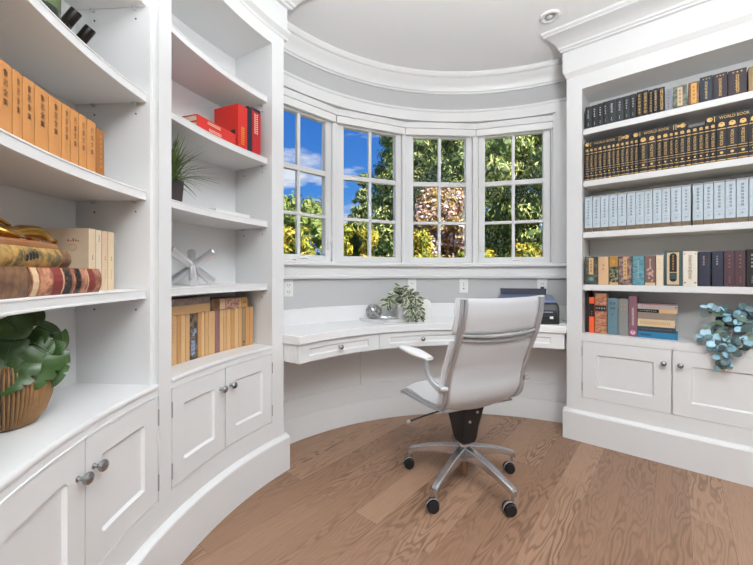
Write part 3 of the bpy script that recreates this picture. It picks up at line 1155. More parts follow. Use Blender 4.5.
# --- right bookcase, top shelf
COAL = bk('charcoal', (30, 33, 35), 0.55, 0.1)
COAL2 = bk('slate', (40, 47, 51), 0.55, 0.1)
BLACKB = bk('black', (18, 17, 19), 0.55, 0.1)
row1 = [(-0.486, -0.448, 0.152), (-0.448, -0.412, 0.153), (-0.412, -0.381, 0.155), (-0.381, -0.353, 0.157), (-0.353, -0.308, 0.158), (-0.308, -0.266, 0.158), (-0.266, -0.232, 0.158), (-0.232, -0.199, 0.159),
        (-0.197, -0.168, 0.161), (-0.168, -0.136, 0.162), (-0.134, -0.113, 0.156), (-0.112, -0.088, 0.157), (-0.087, -0.055, 0.155), (-0.052, -0.021, 0.135), (-0.019, 0.05, 0.135), (0.054, 0.103, 0.136),
        (0.105, 0.161, 0.149), (0.162, 0.222, 0.147), (0.224, 0.299, 0.143), (0.305, 0.349, 0.138), (0.352, 0.393, 0.130)]


def deco_coal(s, w, h, r):
    s.glyphs(0, h * 0.45, h * 0.86, 4, w * 0.30, r)


def deco_coal_foot(s, w, h, r):
    s.glyphs(0, h * 0.12, h * 0.26, 3, w * 0.16, r)


def deco_gilt_col(n=6, sc=0.5):
    def f(s, w, h, r):
        s.glyphs(0, h * 0.1, h * 0.92, n, w * sc, r)
    return f


def deco_big(s, w, h, r):
    for x in (-0.22, 0, 0.22):
        s.disc(w * x, h * 0.9, w * 0.05)
    s.glyphs(0, h * 0.1, h * 0.8, 6, w * 0.26, r)


G1 = 'books on the top shelf of the right bookcase'
CAMO = two_tone('green_mottled', (62, 72, 60), (120, 128, 112), 38, 0.4, 0.6, 0.5)
AMBER = bk('amber_label', (214, 158, 74), 0.5, 0.1)
for i, (a, b, h) in enumerate(row1):
    if i < 8:
        right_book(a, b, 2.1472, h, 0.12, COAL2 if i in (4, 5) else COAL, 'charcoal volume with white characters, %s from the left on the top shelf' % ORD[i], G1, rounded=0.002, decor=[('title', SILVERINK, deco_coal), ('publisher_mark', SILVERINK, deco_coal_foot)])
    elif i < 10:
        right_book(a, b, 2.1472, h, 0.12, BLACKB, '%s black book with large gilt title after the charcoal volumes' % ['first', 'second'][i - 8], G1, rounded=0.003, decor=[('title', GOLD, deco_gilt_col(6, 0.6))])
    elif i < 13:
        right_book(a, b, 2.1472, h, 0.12, BLACKB, '%s of three slim black gilt books beside the grey-blue one' % ['left', 'middle', 'right'][i - 10], G1, rounded=0.003,
                   decor=[('title', GOLD if i != 11 else CREAMPAN, deco_gilt_col(8, 0.6))])
    elif i == 13:
        right_book(a, b, 2.1472, h, 0.12, bk('grey_lilac', (140, 142, 152)), 'small grey-blue book on the top shelf', G1, decor=[('title', INK, deco_gilt_col(6, 0.3))])
    elif i == 14:
        right_book(a, b, 2.1472, h, 0.12, CAMO, 'mottled green book with pale label on the top shelf', G1, rounded=0.003,
                   decor=[('label_panel', CREAMPAN, lambda s, w, h, r: s.rect(-w * 0.16, w * 0.18, h * 0.1, h * 0.92)), ('title', INK, lambda s, w, h, r: s.glyphs(0.0, h * 0.2, h * 0.85, 4, w * 0.2, r))])
    elif i == 15:
        right_book(a, b, 2.1472, h, 0.12, BRN_LEATHER, 'brown book with bright amber label on the top shelf', G1, rounded=0.003,
                   decor=[('label_panel', AMBER, lambda s, w, h, r: s.rect(-w * 0.26, w * 0.26, h * 0.06, h * 0.94)), ('title', INK, lambda s, w, h, r: s.glyphs(0.0, h * 0.2, h * 0.85, 4, w * 0.24, r))])
    elif i == 16:
        right_book(a, b, 2.1472, h, 0.13, bk('blue_black', (40, 52, 66)), 'large blue-black volume with gilt characters on the top shelf', G1, rounded=0.003, decor=[('title', GOLD, deco_big)])
    elif i in (17, 18):
        right_book(a, b, 2.1472, h, 0.13, bk('plum_black', (58, 48, 54)), ['large plum-black volume right of the blue-black one', 'widest plum-black volume on the top shelf'][i - 17], G1, rounded=0.003, decor=[('title', GOLD, deco_big)])
    else:
        right_book(a, b, 2.1472, h, 0.13, GREYBR if i == 19 else bk('plum_black', (58, 48, 54)), ['brown book with gilt title at the right edge of the top shelf', 'dark volume past the brown book on the top shelf'][i - 19], G1,
                   rounded=0.003, decor=[('title', GOLD, deco_gilt_col(6, 0.5))])

# --- right bookcase, second shelf: black and gold encyclopedia
ENC = bk('encyclopedia_black', (18, 16, 20), 0.55, 0.08)
row2 = [(-0.489, -0.461), (-0.461, -0.436), (-0.436, -0.412), (-0.412, -0.385), (-0.385, -0.36), (-0.36, -0.333), (-0.333, -0.31), (-0.31, -0.285), (-0.285, -0.26), (-0.26, -0.234), (-0.234, -0.211), (-0.211, -0.187),
        (-0.184, -0.14), (-0.14, -0.098), (-0.096, -0.069), (-0.069, -0.036), (-0.036, -0.013), (-0.013, 0.011), (0.011, 0.042), (0.042, 0.069), (0.069, 0.097), (0.097, 0.124), (0.124, 0.148), (0.148, 0.175),
        (0.176, 0.219), (0.219, 0.263), (0.263, 0.305), (0.305, 0.349)]


def deco_enc(s, w, h, r):
    s.disc(0, h * 0.915, w * 0.32, 1.0)
    s.rect(-w * 0.36, w * 0.36, h * 0.875, h * 0.883)
    s.rect(-w * 0.46, w * 0.46, h * 0.80, h * 0.818)
    s.text('WORLD BOOK', 0, h * 0.57, min(w * 0.50, 0.014), h * 0.36, 1)
    s.rect(-w * 0.46, w * 0.46, h * 0.345, h * 0.358)
    s.rect(-w * 0.46, w * 0.46, h * 0.285, h * 0.295)
    s.disc(0, h * 0.215, w * 0.17)
    s.rect(-w * 0.46, w * 0.46, h * 0.135, h * 0.15)
    s.rect(-w * 0.46, w * 0.46, h * 0.03, h * 0.05)


def deco_enc_lying(s, w, h, r):
    s.text('WORLD BOOK', 0, h * 0.44, w * 0.42, h * 0.46, 2)
    for z in (0.06, 0.90):
        s.disc(0, h * z, w * 0.32, 1.0)
    for z in (0.13, 0.74, 0.78):
        s.rect(-w * 0.42, w * 0.42, h * z, h * (z + 0.012))
    s.disc(0, h * 0.83, w * 0.2)


G2 = 'encyclopedia volumes on the second shelf'
for i, (a, b) in enumerate(row2):
    right_book(a, b, 1.7872, 0.230, 0.18, ENC, 'black gilt encyclopedia volume standing %s from the %s on the second shelf' % ((ORD[i], 'left') if i < 14 else (ORD[27 - i], 'right end')), G2,
               rounded=0.003, name='encyclopedia_volume', decor=[('gilt_print', GOLD, deco_enc)])
for (a, b, lab) in ((-0.488, -0.222, 'leftmost encyclopedia volume lying on the standing row'), (-0.216, 0.056, 'middle encyclopedia volume lying on the standing row, left of the gap'),
                    (0.132, 0.398, 'encyclopedia volume lying on the standing row right of the gap')):
    right_lying(a, b, 2.0176, 0.040, 0.18, ENC, lab, G2, rounded=0.003, name='encyclopedia_volume', decor=[('gilt_print', GOLD, deco_enc_lying)])

# --- right bookcase, third shelf: silver-blue set
SILV = two_tone('silver_blue_cloth', (176, 190, 200), (190, 203, 212), 30, 0.35, 0.65, 0.45)
FOOT = bk('brown_foot', (112, 92, 70), 0.55, 0.2)
row3 = [(-0.489, -0.443), (-0.441, -0.396), (-0.394, -0.348), (-0.346, -0.299), (-0.297, -0.25), (-0.247, -0.202), (-0.201, -0.158), (-0.157, -0.115), (-0.113, -0.07), (-0.069, -0.028), (-0.025, 0.022), (0.024, 0.065),
        (0.074, 0.12), (0.122, 0.164), (0.166, 0.211), (0.213, 0.256), (0.258, 0.305), (0.308, 0.352), (0.354, 0.398)]
BROWNTOP = bk('grey_head', (150, 148, 144), 0.55, 0.1)


def deco_silver(s, w, h, r):
    s.glyphs(0, h * 0.36, h * 0.90, 7, w * 0.30, r)
    s.rect(-w * 0.3, w * 0.3, h * 0.29, h * 0.294)
    s.glyph(0, h * 0.22, w * 0.2, r)


G3 = 'silver-blue volumes on the third shelf'
for i, (a, b) in enumerate(row3):
    right_book(a, b, 1.4332, 0.245, 0.17, SILV, 'silver-blue volume with brown foot standing %s from the left on the third shelf' % ORD[i], G3, rounded=0.0015,
               decor=[('title', INK, deco_silver), ('brown_foot', FOOT, panel(0.0, 0.115, 0.99)), ('grey_head', BROWNTOP, panel(0.955, 0.995, 0.99))])

# --- right bookcase, fourth shelf: mixed spines
row4 = [(-0.486, -0.41, 0.191), (-0.408, -0.348, 0.190), (-0.345, -0.294, 0.190), (-0.292, -0.222, 0.190), (-0.218, -0.156, 0.189), (-0.154, -0.1, 0.189), (-0.098, -0.061, 0.190), (-0.059, 0.028, 0.212), (0.03, 0.095, 0.209),
        (0.099, 0.151, 0.203), (0.158, 0.205, 0.204), (0.208, 0.251, 0.204), (0.252, 0.294, 0.205), (0.297, 0.341, 0.208), (0.346, 0.395, 0.205)]
DKMARB = two_tone('dark_green_marbled', (38, 42, 38), (92, 98, 84), 42, 0.4, 0.62, 0.5)
ROSEMARB = two_tone('rose_brown_marbled', (84, 62, 60), (160, 132, 124), 46, 0.4, 0.6, 0.5)
TEAL = two_tone('teal_pictorial', (52, 112, 128), (112, 160, 168), 34, 0.35, 0.62, 0.45, stretch=(1, 1, 3))
JUNGLE = two_tone('dark_jungle_pictorial', (36, 40, 32), (150, 150, 116), 60, 0.45, 0.62, 0.5)
OAKLAB = bk('tan_label', (204, 164, 116), 0.6, 0.1)
G4 = 'mixed books on the fourth shelf'


def r4(i, cov, lab, dec, rounded=0.002):
    a, b, h = row4[i]
    right_book(a, b, 1.0712, h, 0.14, cov, lab, G4, rounded=rounded, decor=dec)


lab_mid = lambda x0, x1, z0, z1: (lambda s, w, h, r: s.rect(w * x0, w * x1, h * z0, h * z1))
gl = lambda z0, z1, n, sc, x=0.0: (lambda s, w, h, r: s.glyphs(w * x, h * z0, h * z1, n, w * sc, r))
r4(0, DKMARB, 'dark green marbled book with tall tan label at the left end of the fourth shelf', [('label_panel', OAKLAB, lab_mid(-0.2, 0.16, 0.36, 0.96)), ('title', INK, gl(0.45, 0.9, 4, 0.2, -0.02)), ('teal_mark', TEAL, lambda s, w, h, r: s.disc(0, h * 0.2, w * 0.18))])
r4(1, bk('tan_paper', (206, 170, 130), 0.6, 0.06), 'tan book with black brushed title on the fourth shelf', [('title', INK, gl(0.5, 0.75, 2, 0.2))])
r4(2, JUNGLE, 'dark pictorial book with amber top on the fourth shelf', [('amber_head', bk('amber_head', (176, 128, 56)), panel(0.64, 1.0)), ('tan_foot', OAKLAB, panel(0.0, 0.09)), ('mark', YELLOWINK, lambda s, w, h, r: (s.disc(0, h * 0.83, w * 0.13), s.glyph(0, h * 0.76, w * 0.2, r)))])
r4(3, ROSEMARB, 'rose-brown marbled book with tall tan label on the fourth shelf', [('label_panel', OAKLAB, lab_mid(-0.14, 0.16, 0.2, 0.97)), ('title', INK, gl(0.28, 0.9, 5, 0.17, 0.01))])
r4(4, TEAL, 'teal seascape-spined book on the fourth shelf', [('title', SILVERINK, gl(0.25, 0.85, 8, 0.16))])
r4(5, bk('cocoa', (112, 84, 78), 0.55, 0.15), 'cocoa brown book with pink floral pattern on the fourth shelf', [('pattern', bk('pink_ornament', (190, 156, 144)), lambda s, w, h, r: [s.disc(w * r.uniform(-0.35, 0.35), h * r.uniform(0.15, 0.65), w * r.uniform(0.05, 0.12)) for _ in range(22)] + [s.disc(0, h * 0.86, w * 0.12), s.rect(-w * .06, w * .06, h * .6, h * .85)]), ('tan_foot', CREAMPAN, panel(0.0, 0.1))])
r4(6, bk('cream', (226, 208, 184), 0.6, 0.05), 'slim cream book beside the teal framed one on the fourth shelf', [('title', OAKLAB, gl(0.5, 0.9, 4, 0.3))])
r4(7, bk('deep_teal', (54, 84, 88), 0.5, 0.1), 'wide deep teal book with framed black title panel on the fourth shelf', [('label_panel', CREAMPAN, lab_mid(-0.34, 0.32, 0.04, 0.96)), ('black_panel', BLACKB, lambda s, w, h, r: (s.rect(-w * 0.2, w * 0.2, h * 0.4, h * 0.86), s.disc(0, h * 0.86, w * 0.2), s.disc(0, h * 0.2, w * 0.2))),
    ('title', AMBER, lambda s, w, h, r: (setattr(s, 'lift', 0.0012), s.glyphs(0, h * 0.44, h * 0.9, 6, w * 0.13, r))), ('teal_block', bk('dark_teal', (44, 76, 74)), lambda s, w, h, r: (setattr(s, 'lift', 0.0010), s.rect(-w * 0.2, w * 0.2, h * 0.2, h * 0.38)))])
r4(8, bk('cream_white', (222, 214, 200), 0.6, 0.05), 'cream book with grey ornamental frame on the fourth shelf', [('ornament', GREYBR, lambda s, w, h, r: (s.glyphs(0, h * 0.2, h * 0.88, 8, w * 0.3, r), s.disc(-w * .38, h * .92, w * .06), s.disc(w * .38, h * .92, w * .06), s.disc(-w * .36, h * .1, w * .08), s.disc(w * .36, h * .1, w * .08)))])
r4(9, bk('navy_cloth', (40, 44, 62)), 'left of the two navy books with short pale title on the fourth shelf', [('title', CREAMPAN, gl(0.6, 0.88, 4, 0.2, -0.05))])
r4(10, bk('navy_cloth', (40, 44, 62)), 'right of the two navy books with short pale title on the fourth shelf', [('title', SILVERINK, gl(0.6, 0.88, 4, 0.22, -0.05))])
r4(11, bk('plum_cloth', (76, 52, 60)), 'left of the two plum books with small gilt characters on the fourth shelf', [('title', GOLD, lambda s, w, h, r: (s.glyphs(0, h * 0.5, h * 0.9, 4, w * 0.2, r), s.glyphs(0, h * 0.1, h * 0.3, 4, w * 0.14, r)))])
r4(12, bk('plum_cloth', (76, 52, 60)), 'right of the two plum books with small gilt characters on the fourth shelf', [('title', GOLD, lambda s, w, h, r: (s.glyphs(0, h * 0.5, h * 0.9, 4, w * 0.2, r), s.glyphs(0, h * 0.1, h * 0.3, 4, w * 0.14, r)))])
r4(13, BLACKB, 'black book with pale characters at the right edge of the fourth shelf', [('title', SILVERINK, lambda s, w, h, r: (s.glyphs(0, h * 0.5, h * 0.9, 4, w * 0.24, r), s.glyphs(0, h * 0.1, h * 0.3, 4, w * 0.14, r)))])
r4(14, BLACKB, 'black book beyond the pale-lettered one at the far end of the fourth shelf', [('title', SILVERINK, gl(0.5, 0.9, 4, 0.24))])

# --- right bookcase, counter: upright books and a lying stack
G5 = 'books on the right bookcase counter'
Z5 = 0.7362
right_book(-0.492, -0.467, Z5, 0.292, 0.13, BLACKB, 'tall thin black book against the left side of the counter', G5, back=0.085)
right_book(-0.466, -0.435, Z5, 0.247, 0.12, bk('orange', (236, 92, 48), 0.45, 0.05), 'bright orange book with black band on the counter', G5, back=0.072,
           decor=[('black_band', BLACKB, panel(0.46, 0.82)), ('title', SILVERINK, lambda s, w, h, r: (setattr(s, 'lift', 0.0012), s.glyphs(0, h * 0.5, h * 0.62, 2, w * 0.2, r)))])
right_book(-0.432, -0.362, Z5, 0.276, 0.15, PINKPAN, 'rose-brown ribbed book with black title label on the counter', G5, back=0.072, rounded=0.006,
           decor=[('title_label', BLACKB, panel(0.56, 0.70)), ('title', SILVERINK, lambda s, w, h, r: (setattr(s, 'lift', 0.0012), [s.glyph(w * x, h * 0.63, w * 0.16, r) for x in (-0.33, -0.11, 0.11, 0.33)])), ('rib', REDPAN, panels((0.20, 0.215), (0.375, 0.39), (0.535, 0.55), (0.71, 0.72)))])
right_book(-0.358, -0.299, Z5, 0.246, 0.14, bk('dusty_blue', (96, 124, 136), 0.55, 0.08), 'dusty blue book with black characters on the counter', G5, back=0.072, rounded=0.002,
           decor=[('title', INK, lambda s, w, h, r: (s.glyph(-w * 0.16, h * 0.86, w * 0.3, r), s.glyph(w * 0.16, h * 0.86, w * 0.3, r), s.glyph(-w * 0.14, h * 0.72, w * 0.28, r), s.glyph(w * 0.14, h * 0.72, w * 0.28, r), s.glyph(0, h * 0.55, w * 0.2, r)))])
right_book(-0.297, -0.242, Z5, 0.244, 0.14, bk('stone_grey', (130, 130, 128), 0.6, 0.08), 'stone grey book with gilt characters on the counter', G5, back=0.072, rounded=0.002,
           decor=[('title', GOLD, lambda s, w, h, r: [s.glyph(w * x, h * z, w * 0.22, r) for x in (-0.14, 0.14) for z in (0.84, 0.72)])])
right_book(-0.240, -0.196, Z5, 0.264, 0.15, bk('mauve_paper', (130, 88, 98), 0.5, 0.08), 'mauve book with pale title and round pink badge on the counter', G5, back=0.072, rounded=0.003,
           decor=[('title', SILVERINK, lettering_line(0.28, 0.72, 0.0, 0.22, 14)), ('badge', bk('pink', (218, 168, 196)), lambda s, w, h, r: s.disc(0, h * 0.1, w * 0.33))])
stack = [(0.007, 0.000, 0.040, bk('bright_teal', (36, 112, 150), 0.45, 0.06), 'bright blue book lying at the bottom of the counter stack', [('dark_print', INK, lambda s, w, h, r: s.glyphs(0, h * 0.05, h * 0.35, 4, w * 0.4, r))]),
         (-0.002, 0.0402, 0.033, bk('dark_slate', (52, 62, 74), 0.5, 0.08), 'dark slate book lying second from the bottom of the counter stack', [('title', BROWNTOP, gl(0.1, 0.9, 12, 0.2))]),
         (-0.007, 0.0734, 0.046, bk('cream_buff', (208, 184, 148), 0.6, 0.06), 'cream book with gilt title lying in the middle of the counter stack', [('title', GOLD, lettering_line(0.08, 0.9, 0.0, 0.35, 16))]),
         (-0.009, 0.1196, 0.042, bk('taupe', (140, 124, 112), 0.6, 0.08), 'plain taupe book lying above the cream one in the counter stack', []),
         (0.005, 0.1618, 0.022, bk('tan_buff', (200, 164, 112), 0.6, 0.06), 'tan book with black spine panel lying second from the stack top', [('black_panel', BLACKB, panel(0.0, 0.55)), ('title', SILVERINK, lambda s, w, h, r: (setattr(s, 'lift', 0.0012), s.glyphs(0, h * 0.05, h * 0.5, 8, w * 0.3, r)))]),
         (0.007, 0.1840, 0.033, bk('grey_lavender', (168, 156, 156), 0.6, 0.06), 'grey lavender book lying on top of the counter stack', [('brown_edge', REDPAN, lambda s, w, h, r: s.rect(-w * 0.48, -w * 0.36, 0, h)), ('dots', INK, lambda s, w, h, r: (s.disc(0, h * 0.12, w * 0.08), s.disc(0, h * 0.95, w * 0.12)))])]
for (t1, z, th, cov, lab, dec) in stack:
    right_lying(-0.193, t1, Z5 + z, th, 0.14, cov, lab, G5, back=0.072, decor=dec)

# ------------------------------------------------------------------ plants
def leaf_shape(kind):
    """outline of one leaf, base at origin, tip at (0,1); returns (verts2d rows)"""
    if kind == 'oval':
        return [(0.0, 0.0), (0.18, 0.12), (0.30, 0.35), (0.31, 0.55), (0.22, 0.8), (0.0, 1.0)]
    if kind == 'round':
        return [(0.0, 0.0), (0.25, 0.06), (0.43, 0.28), (0.45, 0.55), (0.32, 0.84), (0.0, 1.0)]
    return [(0.0, 0.0), (0.1, 0.2), (0.12, 0.5), (0.08, 0.8), (0.0, 1.0)]


def add_leaf(mb, base, direction, normal, size, kind='oval', fold=0.18, droop=0.2, rim=0.0, ia=0, ib=1, core=0):
    """leaf folded along its midrib; with rim > 0 the margin gets material ib and the core ia"""
    d = Vector(direction).normalized()
    n = Vector(normal)
    n = (n - d * n.dot(d))
    if n.length < 1e-4:
        n = d.orthogonal()
    n.normalize()
    s = d.cross(n).normalized()
    pts = leaf_shape(kind)

    def P(x, y):
        return Vector(base) + (s * x + d * y + n * (fold * abs(x) - droop * y * y)) * size
    for sgn in (-1, 1):
        if rim <= 0:
            mb.cur = ia
            vs = [P(0, y) for x, y in pts] + [P(sgn * x, y) for x, y in pts[1:-1]]
            k = len(pts)
            fs = []
            for i in range(k - 1):
                a, b = i, i + 1
                lo = k + i - 1 if 0 < i < k - 1 else None
                hi = k + i if i + 1 < k - 1 else None
                f = [a]
                if lo is not None:
                    f.append(lo)
                if hi is not None:
                    f.append(hi)
                f.append(b)
                fs.append(tuple(f))
            mb.add(vs, fs)
        else:
            q = 1 - rim
            for i in range(len(pts) - 1):
                (x0, y0), (x1, y1) = pts[i], pts[i + 1]
                a, b = (0, y0), (0, y1)
                ci, di = (sgn * x1 * q, y1), (sgn * x0 * q, y0)
                ce, de = (sgn * x1, y1), (sgn * x0, y0)
                mb.cur = ia
                mb.add([P(*a), P(*b), P(*ci), P(*di)], [(0, 1, 2, 3)])
                mb.cur = ib
                mb.add([P(*di), P(*ci), P(*ce), P(*de)], [(0, 1, 2, 3)])
    mb.cur = 0


def clean_degenerate(me):
    bm = bmesh.new()
    bm.from_mesh(me)
    bmesh.ops.dissolve_degenerate(bm, dist=1e-6, edges=bm.edges)
    bm.to_mesh(me)
    bm.free()


# --- monstera in a ribbed bronze pot on the near left counter
mp_ = root('potted_monstera', (-0.985, 0.950, 0.738), 0, 'leafy green monstera in a ribbed bronze pot on the near left counter', 'plant')
pp = [(0.002, 0.0), (0.050, 0.0), (0.060, 0.004), (0.078, 0.03), (0.090, 0.065), (0.0945, 0.095), (0.092, 0.125), (0.084, 0.15), (0.074, 0.165), (0.070, 0.168), (0.066, 0.165), (0.068, 0.15), (0.060, 0.14), (0.002, 0.138)]
RIBPOT = mat('ribbed_bronze_pot', (150, 112, 72), 0.5, 0.35, var=0.3, vscale=30, bump=0.2, bscale=90)
RIBDARK = mat('rib_groove', (74, 60, 48), 0.6, 0.2, var=0.2, vscale=30)
NR = 198
pm = MB()
rings = []
for k, (r, z) in enumerate(pp):
    ring = []
    for j in range(NR):
        a = 2 * PI * j / NR
        rr = r
        if 2 <= k <= 8:
            rr = r + (0.0014 if j % 3 else -0.0020)
        ring.append((rr * math.cos(a), rr * math.sin(a), z))
    rings.append(ring)
o_ = len(pm.v)
for ring in rings:
    pm.v += [Vector(p) for p in ring]
for i in range(len(rings) - 1):
    for j in range(NR):
        j2 = (j + 1) % NR
        pm.f.append([o_ + i * NR + j, o_ + i * NR + j2, o_ + (i + 1) * NR + j2, o_ + (i + 1) * NR + j])
        pm.mi.append(1 if (2 <= i <= 7 and (j % 3 == 2)) else 0)
part('pot', pm, [RIBPOT, RIBDARK], mp_, True, world=False, angle=60)
part('soil', MB().lathe([(0.0005, 0.146), (0.03, 0.147), (0.066, 0.144), (0.066, 0.139), (0.0005, 0.139)], 24), SOIL, mp_, True, world=False)


def monstera_leaf(base, tip, nrm, width, holes=True, seed=0):
    """heart-shaped, notched and gently domed blade"""
    rnd = random.Random(seed)
    base = Vector(base)
    tip = Vector(tip)
    d = tip - base
    L = d.length
    L *= 1.12
    d.normalize()
    n = Vector(nrm)
    n = (n - d * n.dot(d)).normalized()
    s = d.cross(n)
    m = MB()
    N = 22
    rows = []
    for sg in (-1, 1):
        inner, outer = [], []
        for i in range(N + 1):
            t = i / N
            y = t * 1.0 - 0.14 * (1 - t) ** 3 * (1 if t > 0 else 0)
            w = 0.58 * (math.sin(PI * min(1, (t * 0.86 + 0.14))) ** 0.62) * (1 - 0.28 * t)
            if t == 1:
                w = 0.0
            notch = 0
            if holes and 6 <= i <= 17 and i % 5 == (1 if sg > 0 else 3):
                notch = 0.30
            w2 = w * (1 - notch)
            yy = y - 0.16 * w * (1 - t) + 0.0
            inner.append((0, t, 0))
            outer.append((sg * w2, yy + 0.10 * w2, 1))

        def P(x, y):
            ax = abs(x)
            return base + d * (y * L) + s * (x * width) + n * ((0.10 * ax - 0.34 * ax * ax - 0.16 * y * y + 0.02 * math.sin(9 * y + 3 * ax)) * L)
        vs = []
        K = 5
        for (xi, yi, _), (xo, yo, _2) in zip(inner, outer):
            for k in range(K + 1):
                q = k / K
                vs.append(P(xi + (xo - xi) * q, yi + (yo - yi) * q))
        fs = []
        for i in range(N):
            for k in range(K):
                a = i * (K + 1) + k
                fs.append((a, a + 1, a + K + 2, a + K + 1))
        m.add(vs, fs)
    # midrib
    m.tube([base + d * (L * q) + n * ((-0.16 * q * q) * L + 0.0012) for q in (0, 0.25, 0.5, 0.75, 0.97)], [0.0022, 0.002, 0.0016, 0.001, 0.0004], 5)
    return m


# leaves: (base, tip, normal, width) in the plant's own coordinates (x to the right, -y towards the room's entrance)
ML = [((0.012, -0.017, 0.289), (0.059, -0.011, 0.246), 0.085, False),
      ((0.012, 0.041, 0.298), (0.046, 0.047, 0.27), 0.06, False),
      ((0.035, 0.007, 0.211), (0.079, 0.024, 0.24), 0.062, False),
      ((0.022, 0.066, 0.256), (0.06, 0.091, 0.229), 0.045, False),
      ((0.062, 0.092, 0.235), (0.069, 0.1, 0.186), 0.038, False),
      ((0.064, 0.023, 0.186), (0.111, 0.043, 0.206), 0.055, False),
      ((0.09, 0.05, 0.18), (0.097, 0.028, 0.103), 0.062, True),
      ((0.095, 0.012, 0.188), (0.087, -0.04, 0.113), 0.095, True),
      ((0.073, -0.025, 0.176), (0.065, -0.077, 0.118), 0.085, True),
      ((0.041, -0.03, 0.221), (0.053, -0.061, 0.155), 0.07, False),
      ((0.032, -0.01, 0.219), (0.064, -0.006, 0.176), 0.06, False),
      ((0.065, 0.01, 0.216), (0.101, 0.018, 0.192), 0.06, False),
      ((0.004, -0.039, 0.261), (0.003, -0.069, 0.216), 0.09, True),
      ((0.021, -0.036, 0.235), (0.029, -0.085, 0.166), 0.09, True)]
stm = MB()
for i, (b, t, w, h) in enumerate(ML):
    n = (0.719 + 0.25 * math.sin(i * 2.1), -0.695 + 0.25 * math.cos(i * 1.7), 0.38 + 0.2 * math.sin(i))
    part('leaf', monstera_leaf(b, t, n, w, h, i), LEAFDARK, mp_, True, world=False, angle=80)
    f = Vector((0.012 * math.cos(i * 2.4), 0.012 * math.sin(i * 2.4), 0.146))
    bb = Vector(b)
    mid = (f + bb) / 2 + Vector((0, 0, 0.03))
    stm.tube([f, mid, bb], [0.0024, 0.002, 0.0016], 6)
part('stems', stm, STEMM, mp_, True, world=False)

# --- spiky grass plant on the far left bay's third shelf
gp = lp(168.9, 0.125, 1.4452)
gr = root('potted_grass_plant', gp, rad(168.9 - 90), 'spiky green grass plant in a dark square pot on the left shelf', 'plant')
DPOT = mat('dark_square_pot', (62, 54, 52), 0.6, var=0.2, vscale=30, bump=0.15)
pt_ = MB()
pt_.loops([[(-0.040, -0.040, 0), (0.040, -0.040, 0), (0.040, 0.040, 0), (-0.040, 0.040, 0)], [(-0.046, -0.046, 0.105), (0.046, -0.046, 0.105), (0.046, 0.046, 0.105), (-0.046, 0.046, 0.105)],
           [(-0.040, -0.040, 0.105), (0.040, -0.040, 0.105), (0.040, 0.040, 0.105), (-0.040, 0.040, 0.105)], [(-0.038, -0.038, 0.092), (0.038, -0.038, 0.092), (0.038, 0.038, 0.092), (-0.038, 0.038, 0.092)]])
part('pot', pt_, DPOT, gr, world=False, bev=0.002)
rnd = random.Random(5)
bl = MB()
for i in range(230):
    a = rnd.uniform(0, 2 * PI)
    el = rnd.uniform(-0.05, 1.45)
    L = rnd.uniform(0.12, 0.20) if el > 0.2 else rnd.uniform(0.10, 0.17)
    L *= 1.12 + 0.28 * max(0, math.cos(a))
    if math.sin(a) > 0.55:
        L *= 0.72
    if math.cos(a) < -0.2:
        L = min(L, 0.115 / max(0.3, abs(math.cos(a) * math.cos(el))))
        L = min(L, 0.2)
    d = Vector((math.cos(a) * math.cos(el), math.sin(a) * math.cos(el), math.sin(el)))
    b = Vector((rnd.uniform(-0.025, 0.025), rnd.uniform(-0.025, 0.025), 0.094))
    s = d.cross(Vector((0, 0, 1))).normalized() * rnd.uniform(0.0032, 0.0052)
    n_ = s.cross(d).normalized()
    k = 5
    vs = []
    for j in range(k + 1):
        q = j / k
        c = b + Vector((0, 0, 0.02 * min(1, 3 * q))) + d * (L * q) + Vector((0, 0, -0.055 * q * q * math.cos(el)))
        wd = (1 - q ** 1.6) + 0.04
        vs += [c - s * wd, c + n_ * 0.0008 * wd, c + s * wd]
    fs = []
    for j in range(k):
        o = 3 * j
        fs += [(o, o + 1, o + 4, o + 3), (o + 1, o + 2, o + 5, o + 4)]
    bl.add(vs, fs)
part('grass_blades', bl, GRASSBLADE, gr, world=False)
part('soil', MB().box(-0.037, 0.037, -0.037, 0.037, 0.0925, 0.096), SOIL, gr, world=False)

# --- thin white tablet lying near the end of the same shelf
sl = lp(158.0, 0.10, 1.4452)
tb = root('display_tray', sl, rad(158 - 90), 'thin white rectangular tray lying on the shelf above the silver jack', 'tray')
part('tray_base', MB().box(-0.115, 0.115, -0.055, 0.06, 0.0, 0.008), WHITE, tb, world=False, bev=0.002)
rm = MB()
for a in ((-0.115, 0.115, -0.055, -0.050), (-0.115, 0.115, 0.055, 0.060)):
    rm.box(a[0], a[1], a[2], a[3], 0.008, 0.016)
for a in ((-0.115, -0.110), (0.110, 0.115)):
    rm.box(a[0], a[1], -0.050, 0.055, 0.008, 0.016)
part('tray_rim', rm, WHITE, tb, world=False)

